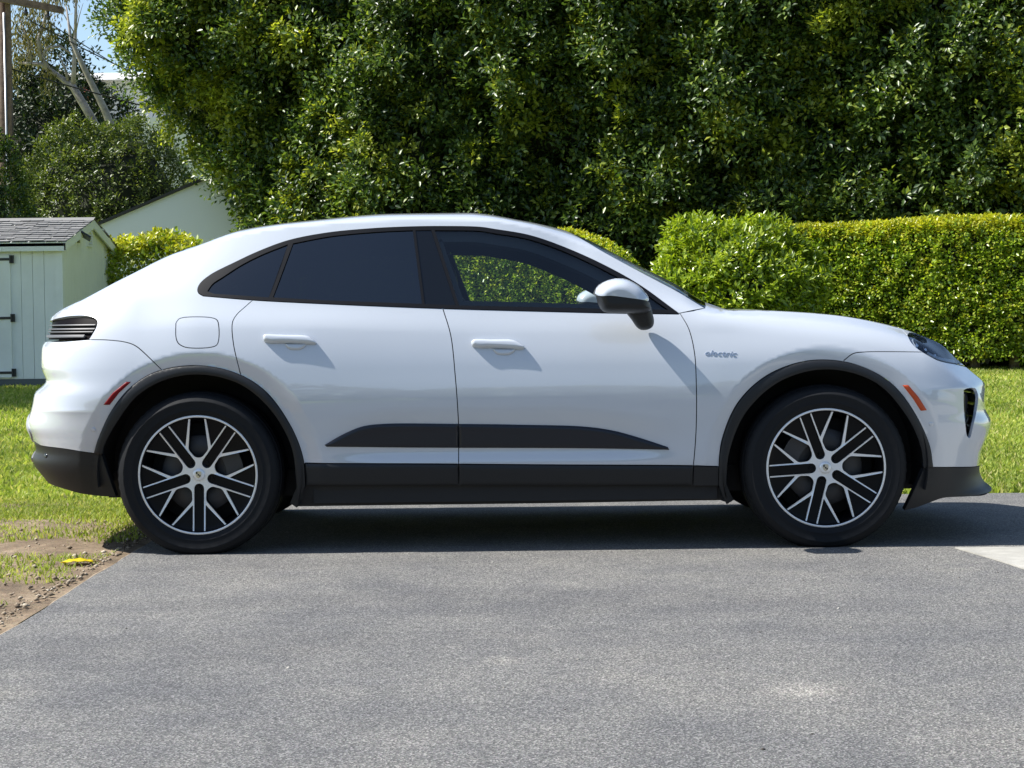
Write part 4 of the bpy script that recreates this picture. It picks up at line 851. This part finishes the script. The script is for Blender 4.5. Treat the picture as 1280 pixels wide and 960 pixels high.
# fenders, hood
hl_l,hl_u,hl_d = S('hl_left'),S('hl_up'),S('hl_low'); fbl = S('fb_line')
xh = OUT['hl_up'][-1][0]; KH = .5
fen = J(fd[::-1],[(.911,1.114)],ILN(.93,xh-.01,0,KH),hl_l,fbl[::-1],part_of(fa_o,OUT['fb_line'][0],(OUT['door_bot'][-1])),part_of(cl_top,cl_top[-1],fd[-1]))
seam_f = lambda q: (q[:,0] > .94)&(q[:,1] > zI(q[:,0])-1e-4)
panel('front_fender', fen, paint, car, flush=seam_f)
panel('fender_cladding', J(part_of(cl_top,fd[-1],cl_top[-1]),part_of(fa_o,cl_top[-1],fa_o[0]),part_of(cl_bot,cl_bot[-1],fd2[-1]),fd2[::-1]), clad, car, off=.004)
hood = J(ILN(.93,xh-.01,0,KH),hl_u[::-1][:-1],[(2.2275,float(ztop(2.2275)))],TOP(2.2275,1.06),[(1.0,float(ztop(1.0))-.012)])
panel('hood', hood, paint, car, both=True, gap=.0015, flush=lambda q: (q[:,0] < xh)&(q[:,0] > .94)&(np.abs(q[:,1]-(zI(q[:,0])+KH*(ztop(q[:,0])-zI(q[:,0])))) < 1e-4))
HT = OUT['hl_low'][-1]
bum = J(fbl,hl_d,[(2.2285,float(ztop(2.2285)))],TOP(2.2285,NOSE),FRONT(float(ztop(NOSE)),.322),S('fb_low',True),part_of(fa_o,fa_o[-1],OUT['fb_line'][0]))
ink = S(OUT['intake']+[OUT['intake'][0]])[:-1]
panel('front_bumper', bum, paint, car, [ink], both=True)
panel('air_intake', ink, under, car, off=-.05, gap=-.004, skirt=-1)
fin = J([(2.128,.70)],[(2.146,.70)],[(2.146,.52)],[(2.136,.52)]); panel('intake_vane', fin, gloss, car, off=-.03, gap=0, dense=3)
# headlamp: dark bowl, light bar and clear cover
hlp = J(hl_d,hl_u,hl_l); bowl = mat('headlamp_bowl', (.05,.065,.09), .18, .2); hl_white = mat('headlamp_reflector', (.55,.60,.68), .3, .2)
hb = panel('headlamp', hlp, bowl, car, off=-.022, gap=0, dense=2)
panel('cover_glass', hlp, lens_glass, hb, off=.001, gap=.002, dense=2)
hx = np.array(OUT['hl_low']); bar = J(catmull(hx[1:]+np.array([0,.010])),catmull(hx[1:]+np.array([0,.022]))[::-1]); panel('light_bar', bar, hl_white, hb, off=-.004, gap=0, dense=3)
rf_ = inset(hlp,.008); rf_ = cut(rf_,1.905,True); rf_ = rf_[rf_[:,1] > 0]; panel('reflector', rf_, hl_white, hb, off=-.016, gap=0, dense=3)
for (cx_,cz_) in ((1.91,.948),(1.955,.925),(2.005,.895)):
    an = np.linspace(0,2*math.pi,16,endpoint=False); panel('projector_lens', np.stack([cx_+.016*np.cos(an),cz_+.013*np.sin(an)],1), chrome, hb, off=-.016, gap=0, bulge=.008, brad=.014, dense=4, skirt=.01)
# black lower valances
lowf = J(S('fb_low'),FRONT(.322,.214),S('fb_bot')[2:],fa_i[-1:]); panel('front_splitter', lowf, clad, car, both=True, gap=.001, off=.003, skirt=.03)
rl0 = OUT['rb_low'][0]; zr = 0.515
rlow = J([(float(xr(zr)),zr)],S('rb_low'),ra_i[:1],S('rv_bot')[:-3],[(float(xr(.315)),.315)],REAR(.315,zr)); panel('rear_valance', rlow, clad, car, both=True, gap=.001, off=.0, skirt=.03)
rbum = J(S('rb_line',True),[(float(xr(.9995)),.9995)],REAR(.9995,zr),S('rb_low'),part_of(ra_o,ra_o[0],OUT['rb_line'][-1])); panel('rear_bumper', rbum, paint, car, both=True)
tip = mat('brushed_bumper_insert', (.42,.43,.45), .35, .1)
for za,zb,wd in ((.640,.500,.085),(.455,.395,.045)):
    zz_ = np.linspace(za,zb,16); wv = .004+wd*np.sin(np.linspace(.15,math.pi-.3,16)); panel('bumper_insert', J(REAR(za,zb),np.stack([xr(zz_)+wv,zz_],1)[::-1]), tip, car, both=True, gap=0, off=.006, skirt=.012)
cs = (-2.20,.455); an_ = np.linspace(0,2*math.pi,18,endpoint=False); panel('parking_sensor', np.stack([cs[0]+.0105*np.cos(an_),cs[1]+.0105*np.sin(an_)],1), gloss, car, off=.001, gap=0, bulge=.003, brad=.004, dense=6, skirt=.01)
# full-width tail lamp
tlp = J(tl_,REAR(ZTL,1.0005)); tail_m = mat('smoked_tail_lens', (.004,.003,.004), .45, 0, Specular_IOR_Level=.02)
tlo = panel('tail_lamp', tlp, tail_m, car, both=True, off=-.012)
strip_m = mat('tail_lamp_fin', (.085,.088,.095), .5)
for z0,z1,xe in ((1.066,1.0705,-1.950),(1.047,1.0525,-1.950),(1.034,1.038,-1.958),(1.011,1.022,-2.00)):
    za = np.array([(xe,z0),(xe,z1)]); xa = float(xr(z1)); panel('lamp_fin', J([(xe,z0)],[(xe+.006,z1)],np.stack([np.linspace(xe,xa+.004,30),np.full(30,z1)],1),[(xa+.004,z0)],np.stack([np.linspace(xa+.004,xe,30),np.full(30,z0)],1)), strip_m, tlo, gap=0, off=.001, dense=3, skirt=.012)
# wheel-arch mouldings, sill
panel('wheel_arch_moulding', J(ra_o,[(OUT['ra_in'][-1])],ra_i[::-1]), clad, car, off=.006, bulge=.007, brad=.02, gap=.0005, dense=2, skirt=.04)
panel('wheel_arch_moulding', J(fa_o,fa_i[::-1]), clad, car, off=.006, bulge=.007, brad=.02, gap=.0005, dense=2, skirt=.04)
sil_ = J(cl_bot,fa_i[:2][::-1],S('sill_bot',True),ra_i[-2:][::-1]); panel('rocker_sill', sil_, under, car, off=-.024, skirt=.03)
# side markers, sensors
amber = mat('amber_marker', (.42,.055,.010), .3, 0); redm = mat('red_marker', (.17,.003,.006), .45, 0, Specular_IOR_Level=.2)
panel('side_marker', J(OUT['mark_f']), amber, car, off=.001, gap=0, bulge=.005, brad=.008, dense=4); panel('side_marker', J(OUT['mark_r']), redm, car, off=.001, gap=0, bulge=.005, brad=.008, dense=4)
for (cx_,cz_) in (OUT['sens_f'][0],OUT['sens_r'][0]):
    an = np.linspace(0,2*math.pi,18,endpoint=False); panel('parking_sensor', np.stack([cx_+.0105*np.cos(an),cz_+.0105*np.sin(an)],1), paint, car, off=.0005, gap=0, bulge=.003, brad=.004, dense=6, skirt=.01)
# dark inner structure behind the panel gaps, and the cabin lining
an = lambda c,r,a0,a1: np.stack([c[0]+r*np.cos(np.linspace(a0,a1,60)),c[1]+r*np.sin(np.linspace(a0,a1,60))],1)
inn = J([(-.95,.24)],an(ARCH[0],.50,-.15,math.pi+.15),[(-2.05,.40)],[(-2.10,.95)],[(-1.75,1.10)],part_of(belt,belt[0],belt[-1])-np.array([0,.006]),[(.9,1.07)],ILN(.95,1.80,.03),[(1.95,.80)],[(2.03,.42)],an(ARCH[1],.50,-.12,math.pi+.15))
panel('inner_structure', inn, under, car, off=-.022, gap=0, skirt=0)
hol = [inset(q,.030) for q in (gq,gr_)]+[inset(gf_,.038)]
lin = J([(-1.52,1.12)],[(.86,1.04)],[(.875,1.105)],S('ws_out')[5:]-np.array([.03,.012]),[(.25,float(ztop(.25))-.002)],TOP(.25,-1.52,.002))
panel('cabin_lining', lin, cabin, car, hol, both=True, off=-.035, gap=0, skirt=.03)
# everything built so far on one flank exists on the other flank too
for o in [q for q in list(car.children) if q.name.split('.')[0] in ('front_door','rear_door','fuel_door','window_surround','quarter_glass','front_fender','fender_cladding','air_intake','intake_vane','headlamp','wheel_arch_moulding','rocker_sill','side_marker','parking_sensor','inner_structure')]:
    if o.name.split('.')[0] == 'fuel_door': continue
    mirror(o)

# lettering on the fender
tc = bpy.data.curves.new('lettering','FONT'); tc.body = 'electric'; tc.size = .060; tc.shear = .35; tc.extrude = .0012; tc.space_character = 1.0; tc.offset = -.0003
to_ = bpy.data.objects.new('lettering_curve',tc); C.objects.link(to_); bpy.context.view_layer.update()
dg = bpy.context.evaluated_depsgraph_get(); tm = bpy.data.meshes.new_from_object(to_.evaluated_get(dg)); C.objects.unlink(to_); bpy.data.objects.remove(to_)
co = np.empty(len(tm.vertices)*3); tm.vertices.foreach_get('co',co); co = co.reshape(-1,3); w_ = co[:,0].max()-co[:,0].min(); co[:,0] -= co[:,0].min()
(tx0,tz0),(tx1,tz1) = OUT['text0'][0],OUT['text1'][0]; sc_ = (tx1-tx0)/w_; X_ = tx0+co[:,0]*sc_; Z_ = tz0+(tz1-tz0)*co[:,0]/w_+co[:,1]*sc_*.70; P_,N_ = surf(X_,Z_,.0015); P_ = P_+N_*co[:,2:3]
tm.vertices.foreach_set('co',P_.ravel()); tm.update(); tm.materials.clear(); em = link('fender_lettering',tm,mat('bright_lettering',(.62,.64,.67),.22,.9),car); em['label'] = "silver script reading electric on the fender"

# ---------------------------------------------------------------- mirrors
def pillow(name, poly, y0, dn, df, m, parent, rad, dense=4.0, lean=0.0, stretch=None):
    """closed cushion: outline in (x,z), bulging dn toward the viewer side and df the other way"""
    o = inset(poly,0); bb0,bb1 = o.min(0),o.max(0); s = g/dense; a = np.arange(bb0[0],bb1[0],s); c = np.arange(bb0[1],bb1[1],s*.87)
    pts = np.array([(x+(s/2 if j%2 else 0),z) for j,z in enumerate(c) for x in a]); pts = pts[inside(pts,o)]; pts = pts[pdist(pts,o) > s*.3]
    V,T = cdt(o,[],pts); o2 = o.copy()
    if stretch is not None: o2 = stretch(o2)                        # edges that stay open
    u = np.clip(pdist(V,o2)/rad,0,1); k = np.sqrt(1-(1-u)**2); e = k < 1e-3
    yl = y0+lean*(V[:,1]-V[:,1].mean()); n = len(V); A = np.stack([V[:,0],yl-dn*k,V[:,1]],1); B_ = np.stack([V[:,0],yl+df*k,V[:,1]],1)
    mp = np.arange(n); fr = np.where(~e)[0]; mp2 = mp.copy(); mp2[fr] = n+np.arange(len(fr))
    me = fast_mesh(name,np.vstack([A,B_[fr]]),np.vstack([T,mp2[T][:,::-1]])); me.polygons.foreach_set('use_smooth',[True]*len(me.polygons)); return link(name,me,m,parent)
seam_ = np.array(sorted(OUT['mir_house'][:5]))
def open_end(q, s):
    q = q.copy(); x0 = OUT['mir_cap'][0][0]; z = np.interp(q[:,0],seam_[:,0],seam_[:,1]); near = np.abs(q[:,1]-z) < .0085
    q[near,1] += s*.09; q[q[:,0] < x0+.010,0] -= .09; return q
mr = empty('wing_mirror', (0,0,0), car)
pillow('mirror_cap', S(OUT['mir_cap']+[OUT['mir_cap'][0]])[:-1], -1.055, .105, .085, paint, mr, .055, stretch=lambda q: open_end(q,-1))
pillow('mirror_housing', S(OUT['mir_house']+[OUT['mir_house'][0]])[:-1], -1.055, .100, .080, clad, mr, .045, stretch=lambda q: open_end(q,1))
pillow('mirror_arm', S(OUT['mir_stalk']+[OUT['mir_stalk'][0]])[:-1], -.985, .050, .09, clad, mr, .035, lean=-.25)
mg = mat('mirror_glass', (.85,.9,.9), .02, 1.0); mb = MB()
gx0 = OUT['mir_cap'][0][0]+.020; e_ = [( -1.06+.060*math.cos(a),OUT['mir_cap'][0][1]-.006+.022*math.sin(a)) for a in np.linspace(0,2*math.pi,24,endpoint=False)]
mb.add([(gx0-.002,y,z) for y,z in e_]+[(gx0+.02,y,z) for y,z in e_],[tuple(range(23,-1,-1))]+[(i,(i+1)%24,24+(i+1)%24,24+i) for i in range(24)]); mb.build('mirror_glass',mg,mr)
mirror(mr)

# ---------------------------------------------------------------- wheels
silver = mat('machined_alloy', (.80,.81,.82), .30, .35); dark_al = mat('black_alloy', (.005,.005,.006), .35, 0, Specular_IOR_Level=.15); rubber = mat('tyre_rubber', (.008,.009,.011), .70, 0, Specular_IOR_Level=.22); steel = mat('brake_steel', (.045,.045,.048), .5, .3); calm = mat('brake_caliper', (.03,.03,.033), .4)
t,b = nt(rubber); n1 = noise(t,60,4,.6,pos(t)); bump(t,b,n1.outputs[0],.12,.002)
RR = .2765
def pol(r, a): return np.array([r*math.cos(a),r*math.sin(a)])
def rot2(p, a): c,s = math.cos(a),math.sin(a); return np.asarray(p)@np.array([[c,s],[-s,c]])
def rounded(poly, rad, n=5):
    """round the corners of a small polygon"""
    poly = [np.array(q,float) for q in poly]; out = []; m = len(poly)
    for i in range(m):
        a,c,d = poly[i-1],poly[i],poly[(i+1)%m]; u,v = a-c,d-c; lu,lv = np.linalg.norm(u),np.linalg.norm(v); r_ = min(rad if np.isscalar(rad) else rad[i],lu*.45,lv*.45)
        p0,p1 = c+u/lu*r_,c+v/lv*r_
        for t_ in np.linspace(0,1,n): out.append((1-t_)**2*p0+2*t_*(1-t_)*c+t_*t_*p1)
    return np.array(out)
def arc(r, a0, a1, n=8): return [pol(r,a) for a in np.linspace(a0,a1,n)]
hw, lw, Ro = .084*RR, .021*RR, .960*RR
slot = np.vstack([[(.15*RR+hw-hw*math.sin(a),-hw*math.cos(a)) for a in np.linspace(0,math.pi,10)], [q for q in arc(Ro,math.asin(hw/Ro),-math.asin(hw/Ro),5)]])
sp_o = hw+lw; a_sp = math.asin(sp_o/Ro); a_br = R(28.2); bwid = .016*RR
jx = .455*RR; tri = rounded([(jx+.05*RR,sp_o)]+[tuple(q) for q in arc(Ro,a_sp,a_br-R(.85),5)],[.008]+[.004,0.0005,.0005,.0005,.004])
a5 = R(72); j_dir = unit((pol(Ro,a_br)-np.array([jx,sp_o]))[None])[0]; nj = np.array([-j_dir[1],j_dir[0]])
b0_ = np.array([jx,sp_o])+nj*bwid*.55; b1_ = pol(Ro,a_br+R(.75))
# open window between two spoke pairs, symmetric about 36 degrees
half = [np.array([.265*RR,sp_o+.016*RR]), np.array([jx-.015*RR,sp_o+.006*RR]), b1_]
refl = lambda p: (lambda r_,a: pol(r_,a5-a))(np.hypot(*p),math.atan2(p[1],p[0]))
win = rounded(half+[refl(q) for q in half[::-1]],[.020,.012,.006,.006,.012,.020],6)
holes_open = [rot2(win,a5*k) for k in range(5)]; holes_blk = [rot2(slot,a5*k) for k in range(5)]+[rot2(tri,a5*k) for k in range(5)]+[rot2(tri*np.array([1,-1]),a5*k)[::-1] for k in range(5)]
def disc(name, holes, y, m, parent, depth, R0=RR, dish=.022):
    o = np.array(arc(R0,0,2*math.pi,97)[:-1]); s = .018; a = np.arange(-R0,R0,s); pts = np.array([(x+(s/2 if j%2 else 0),z) for j,z in enumerate(np.arange(-R0,R0,s*.87)) for x in a]); pts = pts[np.hypot(*pts.T) < R0-.004]
    hs = [inset(h,0) for h in holes]
    for h in hs: pts = pts[~inside(pts,h)]
    V,T = cdt(o,hs,pts); r_ = np.hypot(*V.T); yy = y+dish*(1-(r_/R0)**2)+.004*np.clip((r_-.96*R0)/(.04*R0),0,1)*-1
    P = np.stack([V[:,0],yy,V[:,1]],1); e = np.vstack([T[:,[0,1]],T[:,[1,2]],T[:,[2,0]]]); key = np.sort(e,1)@np.array([1,10**7]); u,inv,cnt = np.unique(key,return_inverse=True,return_counts=True); be = e[cnt[inv] == 1]
    n = len(P); a,c = be[:,0],be[:,1]; k = len(be); dp = np.array([0,depth,0]); P = np.vstack([P,P[a],P[c],P[c]+dp,P[a]+dp]); i = n+np.arange(k)
    T = np.vstack([T,np.stack([i+k,i,i+3*k],1),np.stack([i+k,i+3*k,i+2*k],1)]); return link(name,fast_mesh(name,P,T),m,parent)
def lathe(prof, n=96):
    v = []; f = []; m = len(prof)
    for k in range(n):
        a = 2*math.pi*k/n
        for r_,y in prof: v.append((r_*math.cos(a),y,r_*math.sin(a)))
    for k in range(n):
        for j in range(m-1): f.append((k*m+j,k*m+j+1,((k+1)%n)*m+j+1,((k+1)%n)*m+j))
    return v,f
WZ = .368
def wheel(cx, turn, wid):
    w = empty('wheel', (cx,-.932,WZ), car)
    d = wid
    prof = [(.262,.030),(.266,.012),(.276,.004),(.282,-.004),(.290,-.007),(.300,-.012),(.303,-.0135),(.306,-.012),(.322,-.0155),(.338,-.0145),(.342,-.0165),(.345,-.013),(.357,-.007),(.366,.001),(.3735,.012),(.378,.022),(.3805,.034),(.3745,.036),(.3745,.046),(.3825,.048),(.3832,d*.30),(.376,d*.305),(.376,d*.34),(.3835,d*.345),(.3835,d*.655),(.376,d*.66),(.376,d*.695),(.3832,d*.70),(.3825,d-.036),(.378,d-.01),(.366,d+.002),(.34,d+.012),(.30,d+.01),(.262,d-.02)]
    v,f = lathe(prof,120); v = np.array(v)
    # shoulder blocks notched round the tread edge
    a_ = np.arctan2(v[:,2],v[:,0]); r_ = np.hypot(v[:,0],v[:,2]); nt_ = (np.mod(np.arange(len(v))//len(prof),2) == 0)&(r_ > .372)&(r_ < .3812); v[nt_,0] *= .988; v[nt_,2] *= .988
    rb = (r_ > .338)&(r_ < .3435)&(v[:,1] < 0); v[rb,1] += .0022*(np.mod(np.arange(len(v))//len(prof),3) == 0)[rb]
    low = v[:,2] < -WZ+.002; v[:,1] -= np.where(v[:,1] < .05,1,-1)*np.clip(-(v[:,2]+WZ-.05),0,.06)*.10; v[low,2] = -WZ+.002
    obj('tyre', v, f, rubber, w, True)
    rim = disc('rim_face', holes_open+holes_blk, .004, silver, w, .012); back = disc('spoke_back', holes_open, .015, dark_al, w, .045, RR-.004)
    for o in (rim,back): o.rotation_euler.y = turn
    v,f = lathe([(RR+.001,.004),(RR-.002,-.0005),(RR-.010,-.001),(RR-.014,.004),(RR-.016,.02),(.252,.06),(.240,.12),(.24,d-.02)],72); obj('rim_barrel', v, f, dark_al, w, True)
    v,f = lathe([(RR+.0015,.006),(RR+.0005,-.0015),(RR-.008,-.0025),(RR-.0115,.003)],96); obj('rim_flange', v, f, silver, w, True)
    v,f = lathe([(.07,.085),(.085,.072),(.178,.072),(.180,.076),(.180,.098),(.178,.102),(.07,.102)],64); bd = obj('brake_disc', v, f, steel, w, True)
    v,f = lathe([(.002,.118),(.235,.118),(.239,.150)],48); obj('brake_shield', v, f, under, w, True)
    v,f = lathe([(.001,.030),(.05,.032),(.075,.05),(.08,.09)],40); obj('wheel_hub', v, f, dark_al, w, True)
    mb = MB(); c_ = []
    for r_ in (.125,.205):
        for y in (.048,.125):
            c_ += [(r_*math.cos(a),y,r_*math.sin(a)) for a in np.linspace(R(150 if cx > 0 else 20)-.45,R(150 if cx > 0 else 20)+.45,9)]
    k9 = 9; ff = []
    for i in range(8):
        ff += [(i,i+1,9+i+1,9+i),(18+i,27+i,27+i+1,18+i+1),(i,18+i,18+i+1,i+1),(9+i,9+i+1,27+i+1,27+i)]
    ff += [(0,9,27,18),(8,26,35,17)]; mb.add(c_,ff); mb.build('brake_caliper', calm, w)
    v,f = lathe([(.0005,-.0015),(.020,-.001),(.0275,.002),(.029,.010),(.029,.03)],40); v = np.array(v); v[:,1] += .017; cp_ = obj('centre_cap', v, f, silver, w, True)
    # small crest: shield field with two dark quarters
    sh = [(-.0125,.015),(0,.0165),(.0125,.015),(.0125,.0),(.010,-.009),(0,-.017),(-.010,-.009),(-.0125,0)]
    mb = MB(); mb.prism(sh,.0135,.0165); cr = mb.build('crest', mat('crest_metal',(.62,.60,.52),.3,.9) if 'crest_metal' not in bpy.data.materials else bpy.data.materials['crest_metal'], w)
    mb = MB(); mb.prism([(-.011,.0135),(-.004,.0145),(-.004,.004),(-.011,.004)],.0118,.0136); mb.prism([(.011,-.001),(.004,-.001),(.004,-.011),(.009,-.008)],.0118,.0136); mb.prism([(-.0035,.004),(.0035,.004),(.003,-.004),(-.003,-.004)],.0118,.0136)
    mb.build('crest_quarters', iron, w)
    for k in range(5):
        a = turn*-1+a5*k; p = pol(.232*RR,a); mb = MB(); n6 = [(p[0]+.0085*math.cos(q),p[1]+.0085*math.sin(q)) for q in np.linspace(0,2*math.pi,6,endpoint=False)]; mb.prism(n6,.026,.045); mb.build('wheel_bolt', dark_al, w)
    return w
w1 = wheel(-1.457, R(90), .275); w2 = wheel(1.448, R(-111), .245)
for w in (w1,w2): mirror(w)
# wheel housings and floor
for cx in (-1.45,1.447):
    for s in (1,-1):
        mb = MB(); pts = an((cx,.372),.475,-.30 if cx < 0 else -.24,math.pi+(.12 if cx < 0 else .30)); n = len(pts)
        v = [(x,s*-.925,z) for x,z in pts]+[(x,s*-.58,z) for x,z in pts]; f = [(i,i+1,n+i+1,n+i) for i in range(n-1)]+[tuple(range(n,2*n))]
        mb.add(v,f); mb.build('wheel_housing', under, car, False)
mb = MB(); mb.box((-1.95,-.60,.235),(2.05,.60,.36)); mb.box((-2.12,-.58,.30),(-1.95,.58,.40)); mb.box((2.05,-.60,.255),(2.24,.60,.40)); mb.box((-.93,-.875,.225),(.95,-.60,.34)); mb.box((-.93,.60,.225),(.95,.875,.34)); mb.build('floor_pan', under, car)
# cabin: seats, dash, steering wheel, screens
leath = mat('black_leather', (.022,.022,.024), .5)
def seat(x, y, rear=False):
    mb = MB(); mb.box((x-.05,y-.25,.48),(x+.48,y+.25,.66),.05); s_ = mb.build('seat', leath, car, True)
    mb = MB(); mb.box((-.07,-.25,0),(.07,.25,.62),.05); o = mb.build('backrest', leath, s_, True); o.location = (x-.03,y,.60); o.rotation_euler.y = R(-16)
    mb = MB(); mb.box((-.045,-.13,0),(.045,.13,.17),.035); o = mb.build('head_restraint', leath, s_, True); o.location = (x-.20,y,1.20); o.rotation_euler.y = R(-10)
seat(-.12,-.37); seat(-.12,.37); seat(-1.0,-.36); seat(-1.0,.36)
mb = MB(); mb.box((.62,-.72,.70),(1.0,.72,1.02),.06); dsh = mb.build('dashboard', leath, car, True)
mb = MB(); mb.tube([(0,.185*math.cos(a),.185*math.sin(a)) for a in np.linspace(0,2*math.pi,33)],.016,8,False); mb.tube([(0,-.18,0),(.03,0,0),(0,.18,0)],.018,8); st = mb.build('steering_wheel', leath, car, True); st.location = (.50,.37,.93); st.rotation_euler.y = R(-24)
mb = MB(); mb.box((-.01,-.12,-.03),(.01,.12,.03),.01); o = mb.build('rear_view_mirror', under, car, True); o.location = (.42,0,1.36)
# ---------------------------------------------------------------- small things on the ground
yel = leaf_mat('fallen_leaf_yellow', [(0,(.75,.58,.01)),(1,(.80,.64,.02))], .3, .5, .4, (1,1,.6))
n = 9; v = []; f = []
for i in range(n+1):
    s = i/n; w = .085*math.sin(math.pi*min(max(s,.03),.97))**.7; x = -.115+.23*s; z = .006+.014*math.sin(s*3.0)
    for j,q in enumerate((-1,-.5,0,.5,1)): v.append((x,q*w,z+.008*abs(q)**1.5+.004*math.sin(i*2+j)))
for i in range(n):
    for j in range(4): f.append((i*5+j,(i+1)*5+j,(i+1)*5+j+1,i*5+j+1))
lf = obj('fallen_leaf', v, f, yel, None, True); lf.location = (-1.945,-1.235,.006); lf.rotation_euler.z = R(8); lf.scale = (.62,.62,.62)
so_ = lf.modifiers.new('thickness','SOLIDIFY'); so_.thickness = .002
mb = MB(); mb.tube([(.11,0,.016),(.145,.006,.012),(.17,.0,.006)],[.004,.003,.0025],6); mb.build('stem', mat('leaf_stem',(.25,.16,.03),.6), lf)
tag(lf, 'bright yellow fallen leaf on the soil by the driveway', 'leaf')
# pale curb behind the right-hand hedge stems
mb = MB(); mb.box((2.4,15.35,.2),(9.6,15.5,.62)); o = mb.build('low_garden_wall', stucco); tag(o, 'low pale garden wall glimpsed under the clipped hedge', 'wall', None, 'thing')

# clods, grit and dry bits lying on the bare soil
n = 1500; P = np.stack([rng.uniform(-5,-1.83,n),rng.uniform(-3.4,1.0,n),np.zeros(n)],1); P[:500,0] = -1.83-rng.exponential(.05,500); r_ = .004+.012*rng.random(n)**3
base = np.array([(1,0,0),(-1,0,0),(0,1,0),(0,-1,0),(0,0,1),(0,0,-1)],float); tr_ = np.array([(0,2,4),(2,1,4),(1,3,4),(3,0,4),(2,0,5),(1,2,5),(3,1,5),(0,3,5)])
V = P[:,None]+(base[None]*(.6+.8*rng.random((n,6,1))))*r_[:,None,None]*np.array([1,1,.6]); V[...,2] += .002
cm = mat('soil_clods',(.2,.15,.10),.95); t,b = nt(cm); g_ = t.nodes.new('ShaderNodeNewGeometry'); rr_ = ramp(t,[(0,(.09,.065,.042)),(.6,(.24,.185,.125)),(1,(.46,.40,.31))]); t.links.new(g_.outputs['Random Per Island'],rr_.inputs[0]); t.links.new(rr_.outputs[0],b.inputs['Base Color'])
cl_ = link('soil_clods', fast_mesh('soil_clods', V.reshape(-1,3), (np.arange(n)[:,None,None]*6+tr_[None]).reshape(-1,3)), cm); tag(cl_, 'loose clods and grit on the bare soil', 'soil', kind='stuff')

# scattered grit on the asphalt
n = 420; P = np.stack([rng.uniform(-1.7,3.4,n),rng.uniform(-5.6,-1.1,n),np.zeros(n)],1); r_ = .0015+.006*rng.random(n)**5; V = P[:,None]+(base[None]*(.6+.8*rng.random((n,6,1))))*r_[:,None,None]*np.array([1,1,.6])
gt = mat('loose_grit',(.2,.2,.2),.9); t,b = nt(gt); g_ = t.nodes.new('ShaderNodeNewGeometry'); rr_ = ramp(t,[(0,(.015,.014,.013)),(.5,(.06,.05,.04)),(1,(.42,.40,.36))]); t.links.new(g_.outputs['Random Per Island'],rr_.inputs[0]); t.links.new(rr_.outputs[0],b.inputs['Base Color'])
gt_ = link('driveway_grit', fast_mesh('driveway_grit', V.reshape(-1,3), (np.arange(n)[:,None,None]*6+tr_[None]).reshape(-1,3)), gt); tag(gt_, 'scattered grit and crumbs on the asphalt driveway', 'grit', kind='stuff')
